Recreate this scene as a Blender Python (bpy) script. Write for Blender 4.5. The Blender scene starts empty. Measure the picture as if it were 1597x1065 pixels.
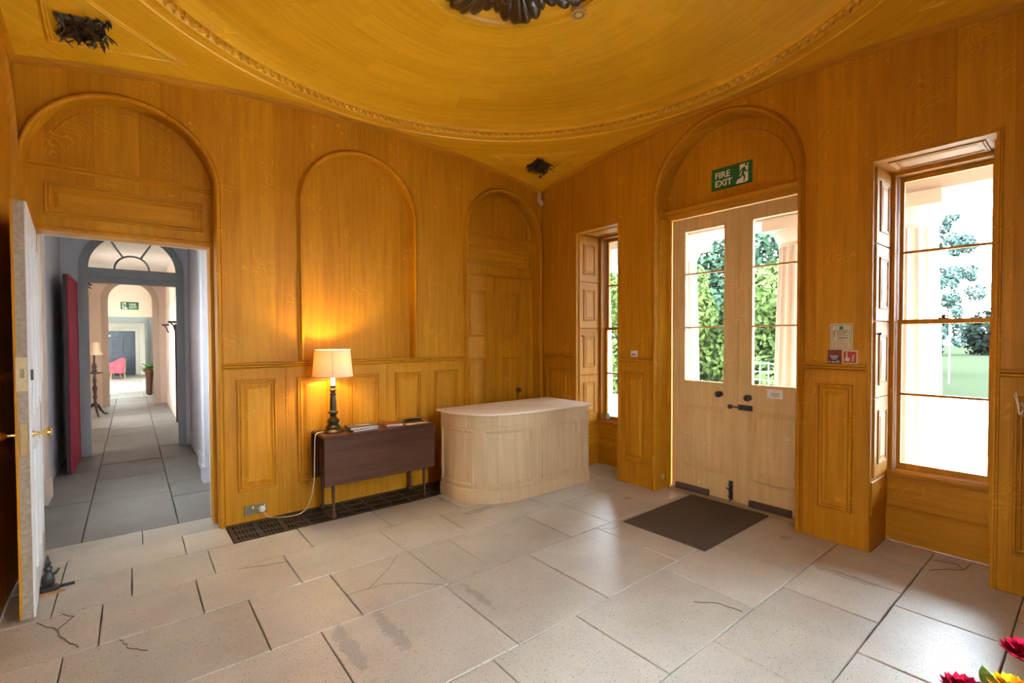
import bpy, bmesh, math, random
from mathutils import Vector, Matrix
random.seed(7)
S = bpy.context.scene
COL = S.collection
PI = math.pi
# ------------------------------------------------------------------ camera, sky, exposure
W = 4.877                      # the hall is a square of this side: x -W..0, y -W..0
M0 = -W / 2
def make_camera():
    yaw, pit, roll = math.radians(51.318), math.radians(-1.195), math.radians(-0.206)
    fw = Vector((math.cos(yaw) * math.cos(pit), math.sin(yaw) * math.cos(pit), math.sin(pit)))
    r = fw.cross(Vector((0, 0, 1))).normalized()
    u = r.cross(fw)
    r2 = r * math.cos(roll) + u * math.sin(roll)
    u2 = u * math.cos(roll) - r * math.sin(roll)
    cam = bpy.data.cameras.new('camera')
    o = bpy.data.objects.new('camera', cam)
    COL.objects.link(o)
    m = Matrix((r2, u2, -fw)).transposed().to_4x4()
    m.translation = (-4.259, -4.683, 1.6)
    o.matrix_world = m
    cam.sensor_width = 36
    cam.lens = 741.209 / 1597 * 36
    cam.shift_y = (543.128 - 532.5) / 1597
    cam.clip_start = 0.02
    cam.clip_end = 300
    S.camera = o
make_camera()
S.view_settings.view_transform = 'Standard'
S.view_settings.look = 'None'
S.view_settings.gamma = 1
S.view_settings.use_curve_mapping = False
S.view_settings.exposure = 0.6
wd = bpy.data.worlds.new('sky')
S.world = wd
wd.use_nodes = True
bg = wd.node_tree.nodes['Background']
bg.inputs[0].default_value = (0.76, 0.89, 1.0, 1)
bg.inputs[1].default_value = 40.0
def portal(loc, rot, sx, sy):
    l = bpy.data.lights.new('daylight_portal', 'AREA')
    l.shape = 'RECTANGLE'; l.size = sx; l.size_y = sy
    l.cycles.is_portal = True
    o = bpy.data.objects.new('daylight_portal', l)
    o.location = loc; o.rotation_euler = rot
    COL.objects.link(o)

# ------------------------------------------------------------------ mesh helpers
class Fr:
    """wall frame: u to the right, v up, w out of the wall towards the viewer"""
    def __init__(s, O, U, V, Wn):
        s.O, s.U, s.V, s.W = Vector(O), Vector(U), Vector(V), Vector(Wn)
    def p(s, u, v, w=0.0):
        return s.O + s.U * u + s.V * v + s.W * w
    def at(s, u=0, v=0, w=0):
        return Fr(s.p(u, v, w), s.U, s.V, s.W)
FA = Fr((0, 0, 0), (1, 0, 0), (0, 0, 1), (0, -1, 0))          # wall at y = 0, u = x
FB = Fr((0, 0, 0), (0, -1, 0), (0, 0, 1), (-1, 0, 0))         # wall at x = 0, u = -y
FC = Fr((-W, 0, 0), (0, 1, 0), (0, 0, 1), (1, 0, 0))          # wall at x = -W, u = y
FD = Fr((0, -W, 0), (-1, 0, 0), (0, 0, 1), (0, 1, 0))         # wall at y = -W, u = -x
F0 = Fr((0, 0, 0), (1, 0, 0), (0, 1, 0), (0, 0, 1))           # flat on the ground

def curve_mesh(outlines, d):
    c = bpy.data.curves.new('tmp', 'CURVE')
    c.dimensions = '2D'; c.fill_mode = 'BOTH'; c.extrude = d / 2
    for ol in outlines:
        sp = c.splines.new('POLY')
        sp.points.add(len(ol) - 1)
        for i, (x, y) in enumerate(ol):
            sp.points[i].co = (x, y, 0, 1)
        sp.use_cyclic_u = True
    ob = bpy.data.objects.new('tmp', c)
    me = bpy.data.meshes.new_from_object(ob)
    vs = [v.co.copy() for v in me.vertices]
    fs = [tuple(p.vertices) for p in me.polygons]
    bpy.data.objects.remove(ob); bpy.data.curves.remove(c); bpy.data.meshes.remove(me)
    return vs, fs

class MB:
    def __init__(s):
        s.v = []; s.f = []
    def add(s, vs, fs):
        n = len(s.v)
        s.v += [Vector(a) for a in vs]
        s.f += [tuple(i + n for i in f) for f in fs]
        return s
    def box(s, x0, x1, y0, y1, z0, z1):
        v = [(x0, y0, z0), (x1, y0, z0), (x1, y1, z0), (x0, y1, z0), (x0, y0, z1), (x1, y0, z1), (x1, y1, z1), (x0, y1, z1)]
        return s.add(v, [(3, 2, 1, 0), (4, 5, 6, 7), (0, 1, 5, 4), (1, 2, 6, 5), (2, 3, 7, 6), (3, 0, 4, 7)])
    def fbox(s, fr, u0, u1, v0, v1, w0, w1):
        n = len(s.v)
        s.box(u0, u1, v0, v1, w0, w1)
        for i in range(n, len(s.v)):
            q = s.v[i]; s.v[i] = fr.p(q.x, q.y, q.z)
        return s
    def cbox(s, fr, u0, u1, v0, v1, w0, w1, c=0.004):
        """box with a chamfered front edge"""
        a = [(u0, v0, w0), (u1, v0, w0), (u1, v1, w0), (u0, v1, w0), (u0, v0, w1 - c), (u1, v0, w1 - c), (u1, v1, w1 - c), (u0, v1, w1 - c),
             (u0 + c, v0 + c, w1), (u1 - c, v0 + c, w1), (u1 - c, v1 - c, w1), (u0 + c, v1 - c, w1)]
        f = [(3, 2, 1, 0), (8, 9, 10, 11)]
        for b in (0, 4):
            for i in range(4):
                j = (i + 1) % 4
                f.append((b + i, b + j, b + j + 4, b + i + 4))
        return s.add([fr.p(*q) for q in a], f)
    def plate(s, fr, outlines, w0, w1):
        vs, fs = curve_mesh(outlines, abs(w1 - w0))
        mid = (w0 + w1) / 2
        return s.add([fr.p(q.x, q.y, q.z + mid) for q in vs], fs)
    def sweep(s, fr, path, prof, closed=False):
        """prof: list of (d, w); d is offset to the left of the path direction in the plane"""
        n = len(path); P = [Vector(p) for p in path]
        rows = []
        for i in range(n):
            a = P[(i - 1) % n] if (closed or i > 0) else None
            b = P[(i + 1) % n] if (closed or i < n - 1) else None
            d1 = (P[i] - a).normalized() if a is not None else (b - P[i]).normalized()
            d2 = (b - P[i]).normalized() if b is not None else d1
            n1 = Vector((-d1.y, d1.x)); n2 = Vector((-d2.y, d2.x))
            k = n1 + n2
            k = k / max(0.2, k.dot(n1)) if k.length > 1e-6 else n1
            rows.append([fr.p(P[i].x + k.x * d, P[i].y + k.y * d, w) for d, w in prof])
        m = len(prof)
        vs = [q for r in rows for q in r]
        fs = []
        for i in range(n if closed else n - 1):
            j = (i + 1) % n
            for t in range(m - 1):
                fs.append((i * m + t, i * m + t + 1, j * m + t + 1, j * m + t))
        if not closed:
            fs.append(tuple(range(m))); fs.append(tuple((n - 1) * m + t for t in reversed(range(m))))
        return s.add(vs, fs)
    def rings(s, rings, cap0=True, cap1=True):
        """loft through closed rings of equal length"""
        m = len(rings[0]); vs = [q for r in rings for q in r]; fs = []
        for i in range(len(rings) - 1):
            for t in range(m):
                u = (t + 1) % m
                fs.append((i * m + t, i * m + u, (i + 1) * m + u, (i + 1) * m + t))
        if cap0: fs.append(tuple(reversed(range(m))))
        if cap1: fs.append(tuple((len(rings) - 1) * m + t for t in range(m)))
        return s.add(vs, fs)
    def lathe(s, prof, seg=24, c=(0, 0, 0), axis='z', cap=True):
        R = []
        for r, z in prof:
            ring = []
            for k in range(seg):
                a = 2 * PI * k / seg
                q = (r * math.cos(a), r * math.sin(a), z)
                if axis == 'x': q = (z, q[0], q[1])
                elif axis == '-x': q = (-z, q[1], q[0])
                elif axis == '-y': q = (q[0], -z, q[1])
                ring.append((q[0] + c[0], q[1] + c[1], q[2] + c[2]))
            R.append(ring)
        return s.rings(R, cap, cap)
    def tube(s, pts, rad, seg=8, cap=True):
        P = [Vector(p) for p in pts]; n = len(P)
        if not hasattr(rad, '__len__'): rad = [rad] * n
        R = []; ref = None
        for i in range(n):
            d = (P[min(i + 1, n - 1)] - P[max(i - 1, 0)]).normalized()
            if ref is None:
                ref = Vector((0, 0, 1)) if abs(d.z) < 0.9 else Vector((1, 0, 0))
            a = ref - d * ref.dot(d)
            a.normalize(); ref = a
            b = d.cross(a)
            R.append([P[i] + (a * math.cos(2 * PI * k / seg) + b * math.sin(2 * PI * k / seg)) * rad[i] for k in range(seg)])
        return s.rings(R, cap, cap)
    def build(s, name, mat, parent=None, smooth=False, loc=None):
        me = bpy.data.meshes.new(name)
        me.from_pydata([tuple(q) for q in s.v], [], s.f)
        bm = bmesh.new(); bm.from_mesh(me)
        bmesh.ops.remove_doubles(bm, verts=bm.verts, dist=1e-6)
        bmesh.ops.recalc_face_normals(bm, faces=bm.faces)
        bm.to_mesh(me); bm.free()
        if smooth:
            me.polygons.foreach_set('use_smooth', [True] * len(me.polygons))
            if smooth != 'all':
                try: me.set_sharp_from_angle(angle=math.radians(smooth if smooth is not True else 40))
                except Exception: pass
        me.materials.append(mat)
        o = bpy.data.objects.new(name, me)
        if loc is not None: o.location = loc
        if parent is not None: o.parent = parent
        COL.objects.link(o)
        return o

def tag(o, label, cat=None, group=None, kind=None):
    o['label'] = label
    if cat: o['category'] = cat
    if group: o['group'] = group
    if kind: o['kind'] = kind
    return o
def thing(name, label, cat, loc=(0, 0, 0), rz=0.0, group=None, kind=None):
    o = bpy.data.objects.new(name, None)
    o.empty_display_size = 0.1
    o.location = loc; o.rotation_euler = (0, 0, rz)
    COL.objects.link(o)
    return tag(o, label, cat, group, kind)
def struct(o, label):
    o['kind'] = 'structure'; o['label'] = label
    return o
def dup(o, parent=None):
    c = o.copy(); COL.objects.link(c); c.parent = parent
    for ch in list(o.children): dup(ch, c)
    return c
def rect(u0, u1, v0, v1):
    return [(u0, v0), (u1, v0), (u1, v1), (u0, v1)]
def arch_path(c, r, v0, spring, n=28):
    P = [(c - r, v0)]
    for i in range(n + 1):
        a = PI - PI * i / n
        P.append((c + r * math.cos(a), spring + r * math.sin(a)))
    P.append((c + r, v0))
    return P
def raised_panel(fr, u0, u1, v0, v1, w=0.0, m=0.055, h=0.020):
    """moulded frame with a fielded centre, proud of the surface"""
    prof = [(0, w), (0.0, w + h * .55), (m * .10, w + h), (m * .26, w + h), (m * .34, w + h * .4), (m * .44, w + h * .3), (m * .52, w + h * .75), (m * .66, w + h * .75),
            (m * .74, w + h * .12), (m * 1.0, w + h * .12), (m * 1.5, w + h * .75)]
    b = MB(); R = []
    for d, ww in prof:
        R.append([fr.p(u0 + d, v0 + d, ww), fr.p(u1 - d, v0 + d, ww), fr.p(u1 - d, v1 - d, ww), fr.p(u0 + d, v1 - d, ww)])
    b.rings(R, True, True)
    return b

# ------------------------------------------------------------------ materials
def new_mat(name):
    m = bpy.data.materials.new(name); m.use_nodes = True
    nt = m.node_tree
    return m, nt, nt.nodes['Principled BSDF']
def N(nt, typ, **kw):
    n = nt.nodes.new(typ)
    for k, v in kw.items():
        if k.startswith('i_'):
            n.inputs[int(k[2:])].default_value = v
        else:
            setattr(n, k, v)
    return n
def L(nt, a, b): nt.links.new(a, b)
def mth(nt, op, a, b=None, c=None):
    n = nt.nodes.new('ShaderNodeMath'); n.operation = op
    for i, x in enumerate((a, b, c)):
        if x is None: continue
        if hasattr(x, 'links') or hasattr(x, 'is_linked'): nt.links.new(x, n.inputs[i])
        else: n.inputs[i].default_value = x
    return n.outputs[0]
def mixc(nt, fac, a, b, mode='MIX'):
    n = nt.nodes.new('ShaderNodeMix'); n.data_type = 'RGBA'; n.blend_type = mode
    for idx, x in ((0, fac), (6, a), (7, b)):
        if hasattr(x, 'is_linked'): nt.links.new(x, n.inputs[idx])
        elif idx == 0: n.inputs[0].default_value = x
        else: n.inputs[idx].default_value = (*x, 1) if len(x) == 3 else x
    return n.outputs[2]
def plain(name, col, rough=0.5, metal=0.0, noise=0.0, nscale=30, spec=None, bump=0.0):
    m, nt, b = new_mat(name)
    b.inputs['Base Color'].default_value = (*col, 1)
    b.inputs['Roughness'].default_value = rough
    b.inputs['Metallic'].default_value = metal
    if spec is not None: b.inputs['Specular IOR Level'].default_value = spec
    if noise or bump:
        tc = N(nt, 'ShaderNodeTexCoord')
        nz = N(nt, 'ShaderNodeTexNoise'); nz.inputs['Scale'].default_value = nscale; nz.inputs['Detail'].default_value = 4
        L(nt, tc.outputs['Object'], nz.inputs['Vector'])
        if noise:
            lo = tuple(c * (1 - noise) for c in col); hi = tuple(min(1, c * (1 + noise)) for c in col)
            L(nt, mixc(nt, nz.outputs['Fac'], lo, hi), b.inputs['Base Color'])
        if bump:
            bp = N(nt, 'ShaderNodeBump'); bp.inputs['Strength'].default_value = bump; bp.inputs['Distance'].default_value = 0.01
            L(nt, nz.outputs['Fac'], bp.inputs['Height']); L(nt, bp.outputs[0], b.inputs['Normal'])
    return m
def emis(name, col, st):
    m, nt, b = new_mat(name)
    b.inputs['Base Color'].default_value = (*col, 1)
    b.inputs['Emission Color'].default_value = (*col, 1); b.inputs['Emission Strength'].default_value = st
    return m
def glass_mat():
    m = bpy.data.materials.new('window_glass'); m.use_nodes = True
    nt = m.node_tree; nt.nodes.clear()
    out = N(nt, 'ShaderNodeOutputMaterial'); mx = N(nt, 'ShaderNodeMixShader')
    tr = N(nt, 'ShaderNodeBsdfTransparent'); gl = N(nt, 'ShaderNodeBsdfGlossy'); fr = N(nt, 'ShaderNodeFresnel')
    tr.inputs[0].default_value = (0.97, 0.985, 0.98, 1); gl.inputs['Roughness'].default_value = 0.02
    fr.inputs['IOR'].default_value = 1.45
    L(nt, fr.outputs[0], mx.inputs[0]); L(nt, tr.outputs[0], mx.inputs[1]); L(nt, gl.outputs[0], mx.inputs[2]); L(nt, mx.outputs[0], out.inputs[0])
    return m
def oak(name, lo, hi, rough=0.5, board=0.27, mode='wall', fleck=0.5, obj=False, spec=.2):
    """grain-painted oak; mode wall: grain runs up; rail: along the wall; dome: around the hall's centre"""
    m, nt, b = new_mat(name)
    if obj:
        src = N(nt, 'ShaderNodeTexCoord').outputs['Object']
    else:
        src = N(nt, 'ShaderNodeNewGeometry').outputs['Position']
    sp = N(nt, 'ShaderNodeSeparateXYZ'); L(nt, src, sp.inputs[0])
    x, y, z = sp.outputs
    if mode == 'dome':
        dx = mth(nt, 'SUBTRACT', x, M0); dy = mth(nt, 'SUBTRACT', y, M0)
        r = mth(nt, 'SQRT', mth(nt, 'ADD', mth(nt, 'MULTIPLY', dx, dx), mth(nt, 'MULTIPLY', dy, dy)))
        # the atan2 seam falls behind the camera
        ang = mth(nt, 'ARCTAN2', mth(nt, 'ADD', mth(nt, 'MULTIPLY', dx, .7071), mth(nt, 'MULTIPLY', dy, -.7071)), mth(nt, 'ADD', mth(nt, 'MULTIPLY', dx, .7071), mth(nt, 'MULTIPLY', dy, .7071)))
        across, along = r, mth(nt, 'MULTIPLY', ang, 1.7)
    elif mode == 'rail':
        across, along = z, mth(nt, 'ADD', x, y)
    else:
        across, along = mth(nt, 'ADD', x, y), z
    q = mth(nt, 'MULTIPLY', across, 1.0 / board)
    bi = mth(nt, 'FLOOR', q)
    wn = N(nt, 'ShaderNodeTexWhiteNoise', noise_dimensions='1D'); L(nt, bi, wn.inputs['W'])
    if mode == 'dome':
        bl = mth(nt, 'FLOOR', mth(nt, 'ADD', mth(nt, 'MULTIPLY', along, .8), mth(nt, 'MULTIPLY', wn.outputs[0], 5)))
        w2 = N(nt, 'ShaderNodeTexWhiteNoise', noise_dimensions='2D')
        cv = N(nt, 'ShaderNodeCombineXYZ'); L(nt, bi, cv.inputs[0]); L(nt, bl, cv.inputs[1]); L(nt, cv.outputs[0], w2.inputs['Vector'])
        rnd = w2.outputs[0]
    else:
        rnd = wn.outputs[0]
    off = mth(nt, 'MULTIPLY', rnd, 37.0)
    def noi(sa, sl, det, dist):
        c = N(nt, 'ShaderNodeCombineXYZ')
        L(nt, mth(nt, 'MULTIPLY', across, sa), c.inputs[0]); L(nt, mth(nt, 'ADD', mth(nt, 'MULTIPLY', along, sl), off), c.inputs[1])
        n = N(nt, 'ShaderNodeTexNoise'); n.inputs['Scale'].default_value = 1; n.inputs['Detail'].default_value = det; n.inputs['Distortion'].default_value = dist
        L(nt, c.outputs[0], n.inputs['Vector'])
        return n.outputs['Fac']
    f1 = noi(26, 1.3, 4, .5); f2 = noi(190, 5, 2, .1); f3 = noi(2.2, .9, 2, 0)
    # medullary flecks: short wavy pale strokes, in patches
    c = N(nt, 'ShaderNodeCombineXYZ'); L(nt, across, c.inputs[0]); L(nt, mth(nt, 'ADD', along, off), c.inputs[1])
    wv = N(nt, 'ShaderNodeTexWave', bands_direction='DIAGONAL'); wv.inputs['Scale'].default_value = 10; wv.inputs['Distortion'].default_value = 17
    wv.inputs['Detail'].default_value = 1.5; wv.inputs['Detail Scale'].default_value = .9
    L(nt, c.outputs[0], wv.inputs['Vector'])
    ln = mth(nt, 'POWER', wv.outputs['Fac'], 20.0)
    pm = N(nt, 'ShaderNodeTexNoise'); pm.inputs['Scale'].default_value = 3.2; pm.inputs['Detail'].default_value = 3; L(nt, c.outputs[0], pm.inputs['Vector'])
    msk = N(nt, 'ShaderNodeMapRange'); msk.inputs[1].default_value = .54; msk.inputs[2].default_value = .66; L(nt, pm.outputs['Fac'], msk.inputs[0])
    fk = mth(nt, 'MULTIPLY', mth(nt, 'MULTIPLY', ln, msk.outputs[0]), fleck)
    t = mth(nt, 'ADD', mth(nt, 'ADD', mth(nt, 'MULTIPLY', f1, .62), mth(nt, 'MULTIPLY', f2, .34)), mth(nt, 'ADD', mth(nt, 'MULTIPLY', rnd, .22), mth(nt, 'MULTIPLY', f3, .25)))
    t = mth(nt, 'SUBTRACT', t, .25)
    # fine joint between boards
    fr = mth(nt, 'FRACT', q)
    edge = mth(nt, 'LESS_THAN', mth(nt, 'MINIMUM', fr, mth(nt, 'SUBTRACT', 1.0, fr)), .006)
    t = mth(nt, 'ADD', mth(nt, 'SUBTRACT', t, mth(nt, 'MULTIPLY', edge, .16)), fk)
    mr = N(nt, 'ShaderNodeMapRange'); mr.inputs[1].default_value = .14; mr.inputs[2].default_value = .86; L(nt, t, mr.inputs[0])
    L(nt, mixc(nt, mr.outputs[0], lo, hi), b.inputs['Base Color'])
    L(nt, mth(nt, 'ADD', mth(nt, 'MULTIPLY', f1, .12), rough - .06), b.inputs['Roughness']); b.inputs['Specular IOR Level'].default_value = spec
    bp = N(nt, 'ShaderNodeBump'); bp.inputs['Strength'].default_value = .18; bp.inputs['Distance'].default_value = .004
    L(nt, mth(nt, 'ADD', f2, mth(nt, 'MULTIPLY', f3, 2.0)), bp.inputs['Height']); L(nt, bp.outputs[0], b.inputs['Normal'])
    return m
def stone_mat(name, lo, hi, rough, worn=True, pits=.75):
    m, nt, b = new_mat(name)
    b.inputs['Specular IOR Level'].default_value = .65
    g = N(nt, 'ShaderNodeNewGeometry').outputs['Position']
    oi = N(nt, 'ShaderNodeObjectInfo')
    n1 = N(nt, 'ShaderNodeTexNoise'); n1.inputs['Scale'].default_value = 3.0; n1.inputs['Detail'].default_value = 6; L(nt, g, n1.inputs['Vector'])
    n2 = N(nt, 'ShaderNodeTexNoise'); n2.inputs['Scale'].default_value = 105; n2.inputs['Detail'].default_value = 3; L(nt, g, n2.inputs['Vector'])
    n3 = N(nt, 'ShaderNodeTexNoise'); n3.inputs['Scale'].default_value = 14; n3.inputs['Detail'].default_value = 8; n3.inputs['Roughness'].default_value = .7; L(nt, g, n3.inputs['Vector'])
    t = mth(nt, 'ADD', mth(nt, 'MULTIPLY', n1.outputs['Fac'], .8), mth(nt, 'ADD', mth(nt, 'MULTIPLY', n2.outputs['Fac'], .75), mth(nt, 'MULTIPLY', oi.outputs['Random'], .3)))
    mr = N(nt, 'ShaderNodeMapRange'); mr.inputs[1].default_value = .5; mr.inputs[2].default_value = 1.45; L(nt, t, mr.inputs[0])
    col = mixc(nt, mr.outputs[0], lo, hi)
    # small dark pits
    pt = N(nt, 'ShaderNodeMapRange'); pt.inputs[1].default_value = .585; pt.inputs[2].default_value = .66; L(nt, n2.outputs['Fac'], pt.inputs[0])
    col = mixc(nt, mth(nt, 'MULTIPLY', pt.outputs[0], pits), col, tuple(c * .35 for c in lo))
    hgt = mth(nt, 'SUBTRACT', mth(nt, 'MULTIPLY', n3.outputs['Fac'], .5), mth(nt, 'MULTIPLY', pt.outputs[0], .3))
    rg = mth(nt, 'ADD', mth(nt, 'MULTIPLY', n3.outputs['Fac'], .14), rough)
    if worn:
        # spalled patches with a ragged outline of their own: (x, y, half length along x, along y)
        acc = None
        for (cx, cy, sx, sy, th) in ((-3.40, -2.25, .045, .26, 0), (-3.17, -2.28, .045, .28, 0), (-2.60, -2.28, .03, .16, 0), (-1.75, -1.05, .16, .05, 0), (-.42, -1.72, .06, .04, 0), (-.55, -3.62, .05, .18, 0), (-.2, -3.1, .05, .05, 0)):
            sv = N(nt, 'ShaderNodeSeparateXYZ'); L(nt, g, sv.inputs[0])
            ax = mth(nt, 'DIVIDE', mth(nt, 'SUBTRACT', sv.outputs[0], cx), sx); ay = mth(nt, 'DIVIDE', mth(nt, 'SUBTRACT', sv.outputs[1], cy), sy)
            d = mth(nt, 'SQRT', mth(nt, 'ADD', mth(nt, 'MULTIPLY', ax, ax), mth(nt, 'MULTIPLY', ay, ay)))
            d = mth(nt, 'ADD', d, mth(nt, 'MULTIPLY', mth(nt, 'SUBTRACT', n3.outputs['Fac'], .5), 3.2))
            k = N(nt, 'ShaderNodeMapRange'); k.inputs[1].default_value = 1.0; k.inputs[2].default_value = .8; L(nt, d, k.inputs[0])
            acc = k.outputs[0] if acc is None else mth(nt, 'MAXIMUM', acc, k.outputs[0])
        col = mixc(nt, mth(nt, 'MULTIPLY', acc, .38), col, (lo[0] * .62, lo[1] * .62, lo[2] * .7))
        hgt = mth(nt, 'SUBTRACT', hgt, mth(nt, 'MULTIPLY', acc, 1.1))
        rg = mth(nt, 'ADD', rg, mth(nt, 'MULTIPLY', acc, .3))
    L(nt, col, b.inputs['Base Color']); L(nt, rg, b.inputs['Roughness'])
    bp = N(nt, 'ShaderNodeBump'); bp.inputs['Strength'].default_value = .18; bp.inputs['Distance'].default_value = .012
    L(nt, hgt, bp.inputs['Height']); L(nt, bp.outputs[0], b.inputs['Normal'])
    return m
OLO, OHI = (0.36, 0.132, 0.003), (0.68, 0.315, 0.013)
OAK = oak('grained_oak', OLO, OHI)
OAKR = oak('grained_oak_horizontal', OLO, OHI, mode='rail', board=.5)
OAKD = oak('grained_oak_dome', (0.62, 0.30, 0.006), (0.92, 0.54, 0.03), rough=.36, spec=.5, mode='dome', board=.19, fleck=.35)
OAKDOOR = oak('grained_oak_door', (0.56, 0.36, 0.125), (0.85, 0.62, 0.30), fleck=.5)
STONE = stone_mat('limestone_flag', (0.36, 0.335, 0.275), (0.66, 0.62, 0.53), .285)
STONED = stone_mat('worn_grey_flag', (0.13, 0.115, 0.095), (0.27, 0.24, 0.20), .5, worn=False)
MORTAR = plain('joint_mortar', (0.07, 0.055, 0.04), .9, noise=.4)
GLASS = glass_mat()
IRON = plain('black_iron', (0.018, 0.017, 0.018), .35, noise=.3, spec=.6)
RUSTY = plain('brown_cast_iron', (0.035, 0.026, 0.022), .5, noise=.4, nscale=40, spec=.5)
BRASS = plain('polished_brass', (0.78, 0.55, 0.20), .22, 1.0)
DULLBRASS = plain('dull_brass', (0.42, 0.31, 0.14), .42, .9, noise=.25)
WHITEP = plain('old_white_paint', (0.70, 0.72, 0.72), .45, noise=.12, nscale=14, bump=.1)
CREAMP = plain('flaking_cream_paint', (0.55, 0.48, 0.36), .55, noise=.3, nscale=60, bump=.25)
# ------------------------------------------------------------------ the hall: walls
ZT = 4.15                       # walls run up behind the vault
AC1, AC2, AC3 = -4.262, M0, -0.615      # arch centres on the back wall
AR, ASP = 0.565, 2.84                   # inner radius, springing
RA = 0.137                              # depth of the arched recesses, back wall
def notch_arch(c, r, sp, n=28):
    return arch_path(c, r, 0.0, sp, n)
BEAD = [(-.001, 0), (-.001, .018), (.004, .030), (.012, .038), (.022, .038), (.030, .030), (.034, .012), (.037, .012), (.041, .020), (.046, .016), (.048, 0)]
RAIL = [(-.026, 0), (-.026, .014), (-.018, .020), (-.012, .008), (-.008, .024), (.003, .026), (.008, .012), (.014, .034), (.024, .036), (.027, .03), (.028, 0)]

b = MB()
front = [(-W - .3, 0)] + notch_arch(AC1, AR, ASP) + notch_arch(AC3, AR, ASP) + [(.0, 0), (.0, ZT), (-W - .3, ZT)]
arch2 = arch_path(AC2, .565, 1.395, 2.86)
b.plate(FA, [front, arch2], -RA, 0)
# inner layer: closed behind the arches except for the way through to the corridor
DX0, DX1, DZ = -4.80, -3.722, 2.397
b.plate(FA, [[(-W - .3, 0), (DX0, 0), (DX0, DZ), (DX1, DZ), (DX1, 0), (.6, 0), (.6, ZT), (-W - .3, ZT)]], -.34, -RA)
wall_back = struct(b.build('wall_back', OAK), 'grain-painted oak panelled wall with three round arches and a dado')
MB().plate(FA, [arch2], -.12, -.09).build('panel', OAK, wall_back)
for c in (AC1, AC3):
    MB().sweep(FA, list(reversed(arch_path(c, AR, 0, ASP, 40))), [(-d, w) for d, w in BEAD]).build('arch_moulding', OAK, wall_back, True)
MB().sweep(FA, list(reversed(arch_path(AC2, .565, 1.395, 2.86, 40))), [(-d, w) for d, w in [(-.002, -.09)] + BEAD[1:]]).build('arch_moulding', OAK, wall_back, True)
def strip(fr, u0, u1, v, prof, mat, parent, name, h=0):
    return MB().sweep(fr, [(u0, v), (u1, v)], prof).build(name, mat, parent, True)
strip(FA, -3.652, -1.226, 1.367, RAIL, OAKR, wall_back, 'dado_rail')
bay = [-3.65, -3.16, -2.671, -2.182, -1.703, -1.228]
for i in range(5):
    raised_panel(FA, bay[i] + .092, bay[i + 1] - .085, .27, 1.246).build('panel', OAK, wall_back)
    if i: MB().cbox(FA, bay[i] - .006, bay[i] + .006, .0, 1.338, 0, .004, .002).build('stile_bead', OAK, wall_back)
# recess of the way through: frieze panel, impost moulding, inner arch line, casing
FR_ = FA.at(0, 0, -RA)
IMP = [(-.022, 0), (-.022, .012), (-.010, .022), (.004, .014), (.016, .026), (.022, .026), (.022, 0)]
for c, x0, x1 in ((AC1, -4.826, -3.698), (AC3, -1.179, -.051)):
    strip(FR_, x0, x1, 2.865, IMP, OAKR, wall_back, 'impost_moulding')
    raised_panel(FR_, x0 + .09, x1 - .07, 2.51, 2.755, m=.05).build('panel', OAKR, wall_back)
    MB().sweep(FR_, list(reversed(arch_path(c, .47, 2.89, 2.90, 32))), [(-.006, 0), (-.003, .006), (.003, .006), (.006, 0)]).build('arch_line', OAK, wall_back, True)
MB().sweep(FR_, [(DX0, 0), (DX0, DZ), (DX1, DZ), (DX1, 0)], [(0, 0), (0, .010), (.008, .016), (.022, .016), (.026, .008), (.030, .008), (.034, .012), (.038, 0)]).build('casing', OAK, wall_back, True)

# double doors in the right-hand arch of the back wall
door2 = struct(thing('door_2', '', None), 'pair of closed grained oak panelled doors in the corner arch behind the counter')
for k, (x0, x1) in enumerate(((-1.176, -.686), (-.682, -.162))):
    lf = MB().cbox(FA, x0, x1, .01, 2.372, -RA - .004, -RA + .012, .004).build('door_leaf', OAK, door2)
    px = ((-1.052, -.845), (-.53, -.305))[k]
    for z0, z1 in ((1.62, 2.20), (.62, 1.36), (.15, .5)):
        raised_panel(FA, px[0] - .02, px[1] + .02, z0, z1, w=-RA + .012, m=.045, h=.012).build('panel', OAK, lf)
    if k:
        for q in ((-.335, .93, .03),):
            kb = MB(); kb.lathe([(.0, .0), (.022, .0), (.022, .005), (.010, .012), (.010, .03), (.026, .038), (.032, .052), (.026, .068), (.0, .075)], 16, (q[0], RA - .012, q[1]), '-y')
            kb.build('knob', IRON, lf, True)
        MB().lathe([(.0, 0), (.02, 0), (.02, .006), (.0, .008)], 14, (-.19, RA - .012, 1.285), '-y').build('keyhole_cover', DULLBRASS, lf, True)
MB().cbox(FA, -.160, -.052, 0, 2.375, -RA, -RA + .02, .005).build('casing', OAK, door2)
MB().sweep(FR_, [(-1.178, 2.385), (-.052, 2.385)], [(-.012, 0), (-.012, .02), (0, .026), (.012, .02), (.012, 0)]).build('head_bead', OAKR, door2, True)

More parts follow.
